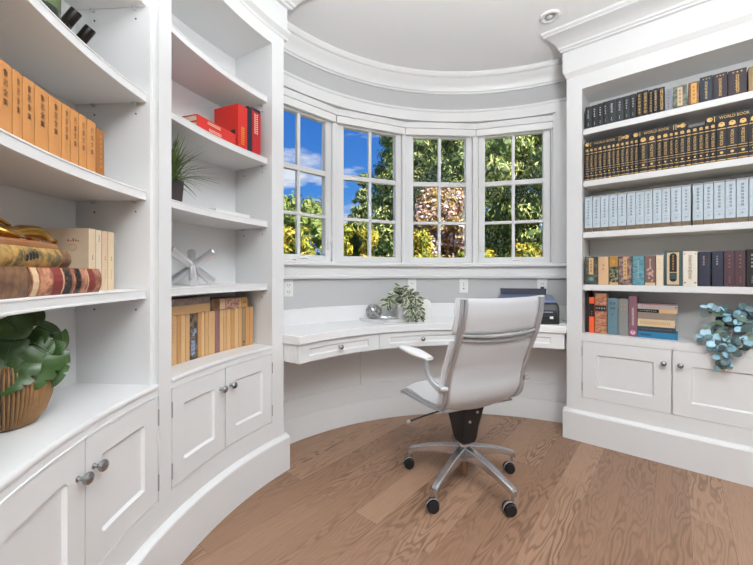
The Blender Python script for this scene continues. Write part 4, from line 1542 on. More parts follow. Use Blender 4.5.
# --- silver jack sculpture
jp = lp(163.9, 0.13, 1.0872)
jk = root('jack_sculpture', jp, rad(163.9 - 90), 'silver jack-shaped sculpture of crossed rods on the left shelf', 'sculpture')
JR, JL = 0.0205, 0.128
JH = JL / math.sqrt(3) + JR * math.sqrt(2.0 / 3)
SILVER = mat('hammered_silver', (222, 222, 224), 0.28, 0.85, bump=0.08, bscale=60)
for ph in (-14, -134, 106):
    d = Vector((math.cos(rad(ph)) * math.sqrt(2 / 3), math.sin(rad(ph)) * math.sqrt(2 / 3), -1 / math.sqrt(3)))
    c = Vector((0, 0, JH))
    q = d.to_track_quat('Z', 'Y').to_matrix().to_4x4()
    M = Matrix.Translation(c) @ q
    rodp = [(0.0005, -JL), (JR * 0.86, -JL), (JR, -JL + 0.003), (JR, -JL + 0.006), (JR * 0.82, 0), (JR, JL - 0.006), (JR, JL - 0.003), (JR * 0.86, JL), (0.0005, JL)]
    part('rod', MB().lathe(rodp, 24, M), SILVER, jk, True, world=False)

# --- three bottles on the highest visible shelf of the near bay
GLASSGR = mat('dark_green_bottle', (30, 42, 26), 0.12, spec=0.6, coat=0.4)
GLASSBR = mat('dark_brown_bottle', (38, 30, 24), 0.16, spec=0.6, coat=0.3)
FOIL = mat('bottle_foil', (30, 26, 22), 0.38, 0.5)
LABELG = mat('green_label', (84, 96, 62), 0.6, var=0.2)


def bottle(loc, axis, H, R, glass, lab, label_text=None, neck=0.40):
    o = root('wine_bottle', loc, 0, lab, 'bottle', 'bottles on the top left shelf')
    M = Vector(axis).to_track_quat('Z', 'Y').to_matrix().to_4x4()
    pr = [(0.0005, 0.008), (R * 0.5, 0.003), (R * 0.92, 0.0), (R, 0.006), (R, H * 0.58), (R * 0.93, H * 0.64), (R * (0.3 + 0.7 * neck + 0.05), H * 0.71), (R * neck * 1.05, H * 0.76), (R * neck * 0.96, H * 0.80), (R * neck * 0.94, H * 0.86), (0.001, H * 0.86)]
    part('bottle_glass', MB().lathe(pr, 28, M), glass, o, True, world=False, angle=50)
    f = [(R * neck * 0.97, H * 0.72), (R * neck * 1.08, H * 0.725), (R * neck * 1.08, H * 0.985), (R * neck * 0.92, H), (0.0005, H), (0.0005, H * 0.72)]
    part('foil_capsule', MB().lathe(f, 24, M), FOIL, o, True, world=False, angle=40)
    lb_ = [(R + 0.0006, H * 0.22), (R + 0.0009, H * 0.225), (R + 0.0009, H * 0.565), (R + 0.0006, H * 0.57)]
    if label_text:
        part('label', MB().lathe(lb_, 28, M, cap=False), LABELG, o, True, world=False)
    if label_text:
        t = MB()
        r2 = random.Random(4)
        for k in range(5):
            z0 = H * (0.26 + 0.055 * k)
            for j in range(7):
                a = -1.75 + 0.22 * j
                n2 = 4
                w_ = 0.07
                vs = []
                for q in range(n2 + 1):
                    aa = a + w_ * q / n2
                    for z in (z0, z0 + H * 0.04):
                        vs.append(((R + 0.0014) * math.cos(aa), (R + 0.0014) * math.sin(aa), z + (0.004 if j % 2 else 0)))
                t.add(vs, [(2 * q, 2 * q + 2, 2 * q + 3, 2 * q + 1) for q in range(n2)], M)
        part('label_lettering', t, YELLOWINK, o, world=False)
    return o


b0 = lp(187.6, 0.115, 1.8035)
bottle(b0, (0, 0, 1), 0.26, 0.042, GLASSGR, 'dark green bottle with yellow-lettered label on the top left shelf', 'mark')
for (ang, dd, ztip, lab) in ((181.74, 0.150, 1.983, 'left of two dark brown bottles tipped towards the room on the top left shelf'),
                             (179.9, 0.150, 1.968, 'right of two dark brown bottles tipped towards the room on the top left shelf')):
    tilt, H, R = 50, 0.195, 0.0185
    inw = Vector((-math.cos(rad(ang)), -math.sin(rad(ang)), 0))
    ax = inw * math.cos(rad(tilt)) + Vector((0, 0, math.sin(rad(tilt))))
    base_ = lp(ang, dd, ztip) - ax * H
    base_.z = max(base_.z, 1.8035 + R * math.cos(rad(tilt)) + 0.0005)
    bottle(base_, ax, H, R, GLASSBR, lab, neck=0.82)


# --- reclining bronze figure
fr_ = lp(-167.0, 0.115, 1.2085)
fig = root('bronze_figurine', fr_, rad(-167.0 - 90), 'polished bronze reclining figure on a wooden base on top of the old volumes', 'figurine')
WOODB = mat('varnished_base', (150, 96, 54), 0.3, var=0.2, vscale=20, coat=0.3)
bs_ = MB()
bs_.loops([[(-0.155, -0.05, 0), (0.166, -0.05, 0), (0.166, 0.05, 0), (-0.155, 0.05, 0)], [(-0.155, -0.05, 0.010), (0.166, -0.05, 0.010), (0.166, 0.05, 0.010), (-0.155, 0.05, 0.010)],
           [(-0.148, -0.044, 0.016), (0.159, -0.044, 0.016), (0.159, 0.044, 0.016), (-0.148, 0.044, 0.016)]])
part('figure_base', bs_, WOODB, fig, world=False, bev=0.001)


def skin_body(name, pts, edges, radii, parent, material, levels=2, rootv=0):
    me = bpy.data.meshes.new(name)
    me.from_pydata(pts, edges, [])
    me.materials.append(material)
    o = link(name, me, parent)
    sk = o.modifiers.new('skin', 'SKIN')
    sk.use_smooth_shade = True
    lay = me.skin_vertices[0] if me.skin_vertices else None
    if lay is None:
        bm = bmesh.new()
        bm.from_mesh(me)
        bm.verts.layers.skin.verify()
        bm.to_mesh(me)
        bm.free()
        lay = me.skin_vertices[0]
    for i, r in enumerate(radii):
        rr = r if isinstance(r, tuple) else (r, r)
        lay.data[i].radius = rr
        lay.data[i].use_root = (i == rootv)
    ss = o.modifiers.new('subsurf', 'SUBSURF')
    ss.levels = levels
    ss.render_levels = levels
    return o


Z0 = 0.016
FP = [(0.128, 0.0, Z0 + 0.034), (0.092, 0.0, Z0 + 0.019), (0.050, 0.0, Z0 + 0.017), (0.012, 0.0, Z0 + 0.020), (-0.012, 0.002, Z0 + 0.034), (-0.026, 0.002, Z0 + 0.050),      # hip, waist, chest, shoulders, neck, head
      (0.163, -0.012, Z0 + 0.025), (0.186, -0.014, Z0 + 0.017), (0.200, -0.014, Z0 + 0.014), (0.216, -0.018, Z0 + 0.006),                                                        # near leg: knee, calf, ankle, toe
      (0.158, 0.020, Z0 + 0.024), (0.180, 0.022, Z0 + 0.014), (0.192, 0.022, Z0 + 0.011), (0.206, 0.020, Z0 + 0.006),                                                           # far leg
      (0.016, -0.030, Z0 + 0.014), (0.040, -0.038, Z0 + 0.008), (0.066, -0.034, Z0 + 0.006),                                                                                     # near arm
      (0.020, 0.026, Z0 + 0.046), (0.060, 0.028, Z0 + 0.058), (0.098, 0.014, Z0 + 0.036)]                                                                                        # far arm over the side
FE = [(0, 1), (1, 2), (2, 3), (3, 4), (4, 5), (0, 6), (6, 7), (7, 8), (8, 9), (0, 10), (10, 11), (11, 12), (12, 13), (3, 14), (14, 15), (15, 16), (3, 17), (17, 18), (18, 19)]
FR = [(0.020, 0.021), (0.016, 0.017), (0.019, 0.018), (0.018, 0.017), 0.009, 0.015, (0.016, 0.016), 0.012, 0.0065, 0.0075, (0.014, 0.014), 0.011, 0.006, 0.007, 0.0065, 0.005, 0.0045, 0.0065, 0.0055, 0.0045]
skin_body('figure_body', FP, FE, FR, fig, BRONZE)
hm = MB()
hm.ball((-0.031, 0.002, Z0 + 0.056), 0.0155, 14)
hm.ball((-0.045, 0.006, Z0 + 0.062), 0.008, 10)
part('hair', hm, BRONZE, fig, True, world=False)

# ------------------------------------------------------------------ things on the desk
ty = root('desk_tray', (0.045, 2.705, DZ), rad(-47), 'flat white tray on the desk left of the variegated plant', 'tray')
tr = MB().box(-0.135, 0.135, -0.115, 0.115, 0.0, 0.010)
part('tray_base', tr, WHITE, ty, world=False, bev=0.003)
rm = MB()
rm.box(-0.135, 0.135, -0.115, -0.109, 0.010, 0.022)
rm.box(-0.135, 0.135, 0.109, 0.115, 0.010, 0.022)
rm.box(-0.135, -0.129, -0.109, 0.109, 0.010, 0.022)
rm.box(0.129, 0.135, -0.109, 0.109, 0.010, 0.022)
part('tray_rim', rm, WHITE, ty, world=False, bev=0.001)
bp_ = (-0.022, 2.765, DZ + 0.0102)
kb = root('silver_knot_ball', bp_, 0, 'silver woven knot ball on the white desk tray', 'ornament')
km = MB()
R = 0.058
for k in range(8):
    q = Matrix.Rotation(rad(45 * k), 4, 'Z') @ Matrix.Rotation(rad(62), 4, 'X')
    pts = []
    for j in range(40):
        a = 2 * PI * j / 40
        v = Vector((math.cos(a), math.sin(a), 0)) * (R - 0.009 + 0.003 * math.sin(3 * a + k))
        pts.append(q @ v + Vector((0, 0, R)))
    km.tube(pts, 0.011, 8, closed=True)
part('knot_strands', km, mat('satin_silver', (182, 182, 182), 0.3, 1.0), kb, True, world=False)
part('core', MB().ball((0, 0, R), R * 0.78, 16), mat('dull_silver', (150, 150, 150), 0.4, 1.0), kb, True, world=False)
bd_ = root('silver_bird', (0.070, 2.66, DZ + 0.0102), rad(-20), 'small silver bird figure lying on the white desk tray', 'ornament')
bm_ = MB()
for (c, r, sz) in (((0, 0, 0.015), 0.017, 0.8), ((0.022, 0, 0.024), 0.010, 1.0)):
    bm_.ball(c, r, 14, sz)
bm_.tube([(-0.012, 0, 0.017), (-0.035, 0, 0.026), (-0.045, 0.002, 0.030)], [0.011, 0.006, 0.002], 8)
part('bird_body', bm_, SILVER, bd_, True, world=False)
bw = MB()
for s in (-1, 1):
    bw.tube([(0.006, s * 0.012, 0.020), (-0.012, s * 0.026, 0.024), (-0.032, s * 0.034, 0.020)], [0.008, 0.007, 0.002], 8)
bw.tube([(0.031, 0, 0.024), (0.042, 0, 0.022)], [0.004, 0.0006], 6)
part('wings_and_beak', bw, SILVER, bd_, True, world=False)

# variegated plant
vp = root('potted_variegated_plant', (0.205, 2.745, DZ), 0, 'trailing variegated green and cream plant in a pale grey pot on the desk', 'plant')
GREYPOT = mat('pale_grey_pot', (198, 198, 198), 0.35, var=0.05)
part('pot', MB().lathe([(0.002, 0), (0.046, 0), (0.050, 0.003), (0.062, 0.115), (0.063, 0.122), (0.059, 0.122), (0.055, 0.108), (0.002, 0.106)], 32), GREYPOT, vp, True, world=False)
part('soil', MB().lathe([(0.0005, 0.113), (0.055, 0.112), (0.055, 0.107), (0.0005, 0.107)], 20), SOIL, vp, True, world=False)
VG = mat('variegated_green', (84, 98, 70), 0.5, var=0.35, vscale=40)
VC = mat('variegated_cream', (208, 212, 190), 0.5, var=0.08, vscale=40)
rnd = random.Random(21)
fo = MB()
vs_ = MB()


def vine(pts, n, size, mbl, mbs, kind, rim, rnd, spread=0.02, face=(-0.1, -0.85, 0.5), mats_n=1):
    pts = [Vector(p) for p in pts]
    cur = []
    for i in range(len(pts) - 1):
        for q in range(6):
            cur.append(pts[i].lerp(pts[i + 1], q / 6))
    cur.append(pts[-1])
    mbs.tube(cur, 0.0016, 5)
    for k in range(n):
        t = (k + 0.5) / n
        c = cur[min(len(cur) - 1, int(t * (len(cur) - 1)))]
        tan = (cur[min(len(cur) - 1, int(t * (len(cur) - 1)) + 1)] - cur[max(0, int(t * (len(cur) - 1)) - 1)]).normalized()
        sd = 1 if k % 2 else -1
        d = Vector((sd * rnd.uniform(0.4, 1.0), rnd.uniform(-0.7, 0.2), rnd.uniform(-0.6, 0.5))) + tan * 0.5
        nr = Vector(face) + Vector((rnd.uniform(-0.6, 0.6), rnd.uniform(-0.4, 0.4), rnd.uniform(-0.4, 0.6)))
        b = c + Vector((rnd.uniform(-spread, spread), rnd.uniform(-spread, spread), rnd.uniform(-spread, spread)))
        if mats_n > 1:
            ia = rnd.randrange(mats_n)
            add_leaf(mbl, b, d, nr, size * rnd.uniform(0.75, 1.15), kind, 0.12, 0.12, 0, ia)
        else:
            add_leaf(mbl, b, d, nr, size * rnd.uniform(0.8, 1.2), kind, 0.25, 0.2, rim)


vines = [[(0, 0, 0.115), (0.0, -0.02, 0.19), (-0.05, -0.05, 0.20), (-0.10, -0.06, 0.15), (-0.13, -0.06, 0.12)],
         [(0.01, 0, 0.115), (0.03, -0.02, 0.20), (0.08, -0.05, 0.18), (0.115, -0.07, 0.11), (0.12, -0.08, 0.04)],
         [(0.0, 0, 0.115), (0.02, -0.04, 0.19), (0.05, -0.08, 0.14), (0.065, -0.10, 0.07), (0.07, -0.10, 0.015)],
         [(0.01, 0.01, 0.115), (0.01, -0.01, 0.21), (0.0, -0.03, 0.235), (-0.02, -0.03, 0.25)],
         [(0.02, 0.01, 0.115), (0.05, 0.0, 0.19), (0.085, -0.02, 0.19), (0.12, -0.03, 0.15)],
         [(-0.01, 0, 0.115), (-0.03, -0.02, 0.18), (-0.08, -0.05, 0.17), (-0.11, -0.06, 0.19)],
         [(0.02, -0.01, 0.115), (0.06, -0.05, 0.16), (0.095, -0.085, 0.10), (0.105, -0.10, 0.03)],
         [(0.0, -0.01, 0.115), (0.03, -0.05, 0.17), (0.05, -0.075, 0.17), (0.06, -0.09, 0.10), (0.055, -0.10, 0.05)]]
for v in vines:
    vine(v, 22, 0.052, fo, vs_, 'oval', 0.34, rnd, 0.026)
part('foliage', fo, [VG, VC], vp, world=False)
part('stems', vs_, STEMM, vp, True, world=False)

# white rounded vase behind the plant
wv = root('white_vase', (0.37, 2.86, DZ), rad(-5), 'white round-cornered flat vase behind the variegated desk plant', 'vase')
m = MB()
rings = []
for (hw_, hd, z) in ((0.050, 0.022, 0.0), (0.064, 0.030, 0.004), (0.068, 0.032, 0.06), (0.066, 0.032, 0.110), (0.056, 0.028, 0.140), (0.038, 0.020, 0.153), (0.032, 0.014, 0.155), (0.028, 0.011, 0.150), (0.028, 0.011, 0.10)):
    ring = []
    for j in range(28):
        a = 2 * PI * j / 28
        ca, sa = math.cos(a), math.sin(a)
        ring.append((hw_ * math.copysign(abs(ca) ** 0.6, ca), hd * math.copysign(abs(sa) ** 0.6, sa), z))
    rings.append(ring)
m.loops(rings)
part('vase_body', m, PLASTIC, wv, True, world=False, angle=50)

# printer
NAVYP = mat('printer_navy', (34, 40, 56), 0.32, bump=0.04, bscale=200)
NAVYL = mat('printer_top_blue', (96, 110, 142), 0.3)
pc = bp(71.0, 1.487, DZ)
pr = root('printer', pc, rad(71 - 90), 'dark navy inkjet printer at the right end of the desk', 'printer')
PW, PD, PH = 0.205, 0.135, 0.150
sec = [(-PD, 0.012), (-PD + 0.012, 0.0), (PD, 0.0), (PD, PH + 0.028), (PD - 0.03, PH + 0.030), (-PD + 0.05, PH + 0.004), (-PD + 0.018, PH - 0.008), (-PD - 0.004, PH - 0.045), (-PD - 0.006, 0.05)]
m = MB()
rings = []
for (x, s) in ((-PW, 0.90), (-PW + 0.012, 0.98), (-PW + 0.03, 1.0), (PW - 0.03, 1.0), (PW - 0.012, 0.98), (PW, 0.90)):
    rings.append([(x, y * (0.9 + 0.1 * s), 0.004 + (z - 0.004) * s if z > 0.004 else z) for (y, z) in sec])
m.loops(rings)
part('printer_body', m, BLACKP, pr, True, world=False, angle=30, bev=0.004)
tpn = MB().loops([[(-PW + 0.012, -PD + 0.03, PH - 0.006), (PW - 0.012, -PD + 0.03, PH - 0.006), (PW - 0.012, PD - 0.02, PH + 0.029), (-PW + 0.012, PD - 0.02, PH + 0.029)],
                  [(-PW + 0.016, -PD + 0.03, PH + 0.012), (PW - 0.016, -PD + 0.03, PH + 0.012), (PW - 0.016, PD - 0.02, PH + 0.046), (-PW + 0.016, PD - 0.02, PH + 0.046)]])
part('scanner_lid', tpn, NAVYL, pr, world=False, bev=0.004)
tray = MB().loops([[(-PW + 0.03, PD - 0.03, PH + 0.040), (PW - 0.06, PD - 0.03, PH + 0.040), (PW - 0.06, PD - 0.022, PH + 0.036), (-PW + 0.03, PD - 0.022, PH + 0.036)],
                   [(-PW + 0.02, PD + 0.002, PH + 0.092), (PW - 0.05, PD + 0.002, PH + 0.092), (PW - 0.05, PD + 0.008, PH + 0.088), (-PW + 0.02, PD + 0.008, PH + 0.088)]])
part('paper_tray', tray, NAVYP, pr, world=False, bev=0.002)
fp = MB().box(-PW + 0.03, PW - 0.03, -PD - 0.010, -PD + 0.004, 0.055, PH - 0.045)
part('front_panel', fp, NAVYP, pr, world=False, bev=0.004)
ot = MB().box(-PW + 0.045, PW - 0.075, -PD - 0.011, -PD + 0.01, 0.012, 0.045)
part('output_slot', ot, DARKHOLE, pr, world=False, bev=0.002)
sq = MB().box(PW - 0.062, PW - 0.040, -PD - 0.0105, -PD - 0.004, 0.040, 0.058)
part('label_sticker', sq, PLASTIC, pr, world=False)
lg = MB()
for j in range(7):
    lg.box(PW - 0.105 + 0.009 * j, PW - 0.099 + 0.009 * j, -PD - 0.0108, -PD - 0.009, PH - 0.066, PH - 0.060)
part('lettering', lg, SILVERINK, pr, world=False)
cb_ = MB()
w0 = bp(66.6, BR - 0.008, 1.03)
cb_.tube([w0, w0 + Vector((-0.01, -0.02, -0.01)), bp(67.5, BR - 0.045, 0.98), bp(64.5, BR - 0.04, 0.93), bp(64.0, BR - 0.035, 0.83), bp(64.5, BR - 0.06, 0.797), bp(66.0, BR - 0.075, 0.80)], 0.004, 8)
cb_.box(-0.012, 0.012, -0.03, -0.002, 0.015, 0.045, Matrix.Translation((w0.x, w0.y, w0.z - 0.03)) @ Matrix.Rotation(rad(66.6 - 90), 4, 'Z'))
part('power_cord', cb_, BLACKP, pr, True)

# --- eucalyptus trailing over the right counter
ep = rp(0.243, 0.135, 0.7362)
eu = root('potted_eucalyptus', ep, RA, 'blue-green trailing eucalyptus plant spilling over the right bookcase counter', 'plant')
part('pot', MB().lathe([(0.002, 0), (0.045, 0), (0.05, 0.004), (0.060, 0.090), (0.061, 0.098), (0.056, 0.098), (0.052, 0.085), (0.002, 0.084)], 28), GREYPOT, eu, True, world=False)
EU = [mat('eucalyptus_blue', (142, 186, 204), 0.5, var=0.15, vscale=30), mat('eucalyptus_grey', (98, 124, 130), 0.5, var=0.2, vscale=30),
      mat('eucalyptus_dark', (62, 80, 78), 0.5, var=0.25, vscale=30), mat('eucalyptus_green', (98, 118, 100), 0.5, var=0.2, vscale=30),
      mat('eucalyptus_sky', (164, 200, 214), 0.5, var=0.12, vscale=30)]
rnd = random.Random(8)
fo = MB()
vs_ = MB()
ev = [[(0, 0, 0.09), (-0.02, -0.06, 0.16), (-0.07, -0.11, 0.13), (-0.10, -0.14, 0.06), (-0.12, -0.15, 0.03)],
      [(0, 0, 0.09), (-0.01, -0.08, 0.14), (-0.03, -0.15, 0.09), (-0.045, -0.185, 0.0), (-0.045, -0.18, -0.07), (-0.04, -0.18, -0.13)],
      [(0, 0, 0.09), (0.0, -0.09, 0.13), (-0.01, -0.16, 0.07), (-0.02, -0.19, -0.01), (-0.025, -0.185, -0.09)],
      [(0, 0, 0.09), (-0.03, -0.03, 0.19), (-0.06, -0.06, 0.20), (-0.09, -0.08, 0.19)],
      [(0, 0, 0.09), (0.02, -0.07, 0.17), (0.03, -0.12, 0.13), (0.04, -0.16, 0.06), (0.03, -0.175, 0.02)],
      [(0, 0, 0.09), (0.03, -0.03, 0.19), (0.07, -0.06, 0.20), (0.12, -0.08, 0.18)],
      [(0, 0, 0.09), (0.05, -0.04, 0.17), (0.10, -0.09, 0.15), (0.15, -0.12, 0.10)],
      [(0, 0, 0.09), (0.04, -0.06, 0.15), (0.08, -0.12, 0.10), (0.12, -0.14, 0.05)],
      [(0, 0, 0.09), (-0.03, -0.06, 0.12), (-0.07, -0.14, 0.08), (-0.075, -0.18, 0.02), (-0.07, -0.18, -0.04)]]
for v in ev:
    vine(v, 23, 0.044, fo, vs_, 'round', 0, rnd, 0.022, (-0.15, -0.85, 0.4), 5)
part('foliage', fo, EU, eu, world=False)
part('stems', vs_, mat('eucalyptus_stem', (150, 134, 120), 0.6), eu, True, world=False)

# ------------------------------------------------------------------ office chair
CH = root('office_chair', (0.482, 1.965, 0.0), rad(25), 'white leather office chair with polished aluminium frame on five casters', 'chair')


def RLP(pts, n=6):
    """smooth polyline (Catmull-Rom)"""
    pts = [Vector(p) for p in pts]
    out = []
    for i in range(len(pts) - 1):
        p0 = pts[max(i - 1, 0)]
        p1, p2 = pts[i], pts[i + 1]
        p3 = pts[min(i + 2, len(pts) - 1)]
        for k in range(n):
            t = k / n
            out.append(0.5 * ((2 * p1) + (-p0 + p2) * t + (2 * p0 - 5 * p1 + 4 * p2 - p3) * t * t + (-p0 + 3 * p1 - 3 * p2 + p3) * t ** 3))
    out.append(pts[-1])
    return out


# base: hub, five legs and casters
hub = MB().lathe([(0.020, 0.125), (0.034, 0.128), (0.036, 0.150), (0.036, 0.185), (0.030, 0.200), (0.028, 0.232), (0.0005, 0.232)], 24)
part('base_hub', hub, CASTM, CH, True, world=False)
part('gas_column', MB().lathe([(0.0005, 0.045), (0.014, 0.045), (0.016, 0.060), (0.022, 0.062), (0.024, 0.13), (0.0005, 0.13)], 20), mat('column_brown_reflection', (150, 120, 98), 0.3, 0.8), CH, True, world=False)  # brown reflection on the column is put into its base colour
WORLD_ANG = [152, 231, 302, 18, 88]
for a in WORLD_ANG:
    th = rad(a - 25)
    d = Vector((math.cos(th), math.sin(th), 0))
    s = Vector((-d.y, d.x, 0))
    leg = MB()
    rings = []
    for (r, zt, zb, w) in ((0.025, 0.206, 0.142, 0.022), (0.06, 0.202, 0.146, 0.022), (0.14, 0.186, 0.142, 0.020), (0.22, 0.163, 0.128, 0.018), (0.29, 0.138, 0.106, 0.0165), (0.320, 0.126, 0.090, 0.016), (0.328, 0.114, 0.086, 0.013)):
        c = d * r
        rings.append([c - s * w + Vector((0, 0, zb)), c + s * w + Vector((0, 0, zb)), c + s * w + Vector((0, 0, zt - 0.006)), c + s * w * 0.72 + Vector((0, 0, zt)), c - s * w * 0.72 + Vector((0, 0, zt)), c - s * w + Vector((0, 0, zt - 0.006))])
    leg.loops(rings)
    part('base_leg', leg, CASTM, CH, True, world=False, angle=30, bev=0.0015)
    # caster
    cx = d * 0.312
    cd = Vector((math.cos(rad(180 - 25 + 8)), math.sin(rad(180 - 25 + 8)), 0))
    cs = Vector((-cd.y, cd.x, 0))
    hood = MB()
    hood.cyl(cx + Vector((0, 0, 0.055)), cx + Vector((0, 0, 0.098)), 0.0075, 12)
    wc = cx + cd * 0.016
    for q in (-1, 1):
        pass
    pts = []
    for j in range(9):
        aa = rad(-10 + 200 * j / 8)
        pts.append(wc + cd * (-0.030 * math.cos(aa)) * 1.0 + Vector((0, 0, 0.029 + 0.0315 * math.sin(aa))))
    hood.tube(pts, 1.0, flat=(0.0085, 0.0025), up=None)
    hood.cyl(wc - cs * 0.019 + Vector((0, 0, 0.029)), wc + cs * 0.019 + Vector((0, 0, 0.029)), 0.005, 10)
    cst = part('caster', hood, CASTM, CH, True, world=False)
    for q in (-1, 1):
        w = MB()
        M = Matrix.Translation(wc + cs * (q * 0.0165) + Vector((0, 0, 0.0285))) @ cs.to_track_quat('Z', 'Y').to_matrix().to_4x4()
        w.lathe([(0.0005, -0.007), (0.020, -0.008), (0.0265, -0.007), (0.0285, -0.003), (0.0285, 0.003), (0.0265, 0.007), (0.020, 0.008), (0.0005, 0.007)], 22, M)
        part('wheel', w, BLACKP, cst, True, world=False)

# mechanism
me_ = MB()
rings = []
for (y0, y1, w, z) in ((-0.045, 0.030, 0.040, 0.225), (-0.052, 0.040, 0.050, 0.255), (-0.060, 0.055, 0.056, 0.320), (-0.075, 0.075, 0.064, 0.385), (-0.085, 0.11, 0.070, 0.432), (-0.085, 0.115, 0.070, 0.448)):
    rings.append([(-w, y0, z), (w, y0, z), (w, y1, z), (-w, y1, z)])
me_.loops(rings)
part('tilt_mechanism', me_, BLACKP, CH, True, world=False, bev=0.010, angle=50)
bo = MB()
bo.cyl((0.052, -0.02, 0.36), (0.058, -0.02, 0.36), 0.008, 14)
bo.cyl((-0.02, -0.0765, 0.36), (-0.02, -0.066, 0.36), 0.007, 14)
bo.cyl((0.02, -0.088, 0.41), (0.02, -0.08, 0.41), 0.007, 14)
part('bolt', bo, STEEL, CH, True, world=False)
lv = MB().tube(RLP([(-0.05, 0.0, 0.412), (-0.16, 0.02, 0.405), (-0.25, 0.035, 0.388), (-0.315, 0.045, 0.372)]), 0.0045, 8)
lever = part('height_lever', lv, BLACKP, CH, True, world=False)
part('lever_knob', MB().ball((-0.325, 0.046, 0.370), 0.0115, 14), CHROME, lever, True, world=False)

# side rails
RAIL = [(-0.300, 1.030), (-0.292, 0.950), (-0.266, 0.860), (-0.228, 0.765), (-0.195, 0.690), (-0.176, 0.620), (-0.170, 0.560), (-0.155, 0.512), (-0.115, 0.481), (-0.05, 0.470), (0.06, 0.464), (0.16, 0.462), (0.235, 0.462), (0.262, 0.452)]


def rail_y(z):
    up = RAIL[:8]
    for (y0, z0), (y1, z1) in zip(up, up[1:]):
        if z1 <= z <= z0:
            return y0 + (y1 - y0) * (z0 - z) / (z0 - z1)
    return up[0][0] if z > up[0][1] else up[-1][0]


RX = 0.236
for s in (-1, 1):
    def taper(z):
        return RX * (1.0 if z > 0.5 else 0.985)
    pts = RLP([(s * taper(z), y, z) for y, z in RAIL], 5)
    rl = MB()
    rl.tube(pts, 1.0, flat=(0.0125, 0.0085), up=(s, 0, 0))
    r_ = part('side_rail', rl, CHROME, CH, True, world=False, angle=30)
    g = MB().tube([p + Vector((s * 0.0155, 0, 0)) for p in pts], 1.0, flat=(0.0085, 0.006), up=(s, 0, 0))
    part('outer_bead', g, CHROME, r_, True, world=False, angle=30)
    g = MB().tube([p + Vector((-s * 0.0155, 0.003, 0)) for p in pts[:44]], 1.0, flat=(0.006, 0.004), up=(s, 0, 0))
    part('inner_bead', g, STEEL, r_, True, world=False, angle=30)

# back cushions: shell towards the back, white padding to the front
def cushion(z0, z1, hw, back_off, thick, sag_top, sag_bot, bow, name, n=14, m=12, round_c=0.03):
    back, front = [], []
    for i in range(m + 1):
        for j in range(n + 1):
            u = -1 + 2 * j / n
            v = i / m
            zt = z1 - sag_top * (1 - u * u)
            zb = z0 - sag_bot * (1 - u * u)
            z = zb + (zt - zb) * v
            x = u * hw
            y = rail_y(max(0.512, min(1.03, z)))
            if z < 0.512:
                y += (0.512 - z) * 0.85
            y -= bow * (1 - u * u)
            e = max(abs(u), abs(2 * v - 1))
            fall = max(0.0, (e - 0.78) / 0.22)
            tk = thick * (1 - 0.75 * fall ** 2.5)
            back.append((x, y + back_off + 0.006 * fall ** 2, z))
            front.append((x, y + back_off + tk, z))
    mb = MB()
    vs = back + front
    N = (n + 1) * (m + 1)
    fs, mi = [], []
    for i in range(m):
        for j in range(n):
            a = i * (n + 1) + j
            fs.append((a, a + 1, a + n + 2, a + n + 1)); mi.append(0)
            fs.append((N + a, N + a + n + 1, N + a + n + 2, N + a + 1)); mi.append(1)
    per = [j for j in range(n + 1)] + [(i + 1) * (n + 1) - 1 for i in range(1, m + 1)] + [m * (n + 1) + j for j in range(n - 1, -1, -1)] + [i * (n + 1) for i in range(m - 1, 0, -1)]
    for k in range(len(per)):
        a, b = per[k], per[(k + 1) % len(per)]
        fs.append((a, N + a, N + b, b)); mi.append(1)
    mb.v = [Vector(p) for p in vs]
    mb.f = [list(f) for f in fs]
    mb.mi = mi
    o = part(name, mb, [BACKFAB, LEATHER], CH, True, world=False, angle=70)
    return o


cushion(0.868, 1.036, 0.276, 0.004, 0.062, 0.008, 0.012, 0.020, 'head_cushion')
cushion(0.505, 0.838, 0.274, 0.004, 0.066, 0.022, 0.062, 0.026, 'back_cushion', 16, 18)
# cross bar and an added grey strip that colours in the dark gap below it
cbp = [(u * 0.232, rail_y(0.862 - 0.012 * (1 - u * u)) - 0.026 * (1 - u * u) - 0.002, 0.862 - 0.014 * (1 - u * u)) for u in [-1 + 2 * k / 16 for k in range(17)]]
part('cross_bar', MB().tube(cbp, 0.0075, 10), CHROME, CH, True, world=False)
hs = MB().tube([(x, y + 0.014, z - 0.016) for x, y, z in cbp], 1.0, flat=(0.006, 0.014), up=(0, 0.2, 1))
part('gap_strip', hs, mat('dark_gap_grey', (140, 141, 143), 0.6), CH, True, world=False)

# seat
seat_n = 14
mb = MB()
topv, botv = [], []
SYP = [(-0.118, 0.478, 0.452), (-0.10, 0.488, 0.446), (0.0, 0.500, 0.444), (0.10, 0.508, 0.446), (0.18, 0.514, 0.450), (0.23, 0.509, 0.452), (0.262, 0.492, 0.452), (0.275, 0.468, 0.456)]
rings = []
for (y, zt, zb) in SYP:
    ring = []
    for j in range(seat_n + 1):
        u = -1 + 2 * j / seat_n
        ring.append((u * 0.232, y, zt - 0.030 * abs(u) ** 6 + 0.004 * u * u))
    for j in range(seat_n, -1, -1):
        u = -1 + 2 * j / seat_n
        ring.append((u * 0.228, y, zb + 0.010 * abs(u) ** 4))
    rings.append(ring)
mb.loops(rings)
part('seat', mb, LEATHER, CH, True, world=False, angle=60, bev=0.0)
fb = MB().tube([(u * 0.236, 0.262, 0.452) for u in (-1, -0.5, 0, 0.5, 1)], 0.008, 10)
part('front_bar', fb, CHROME, CH, True, world=False)

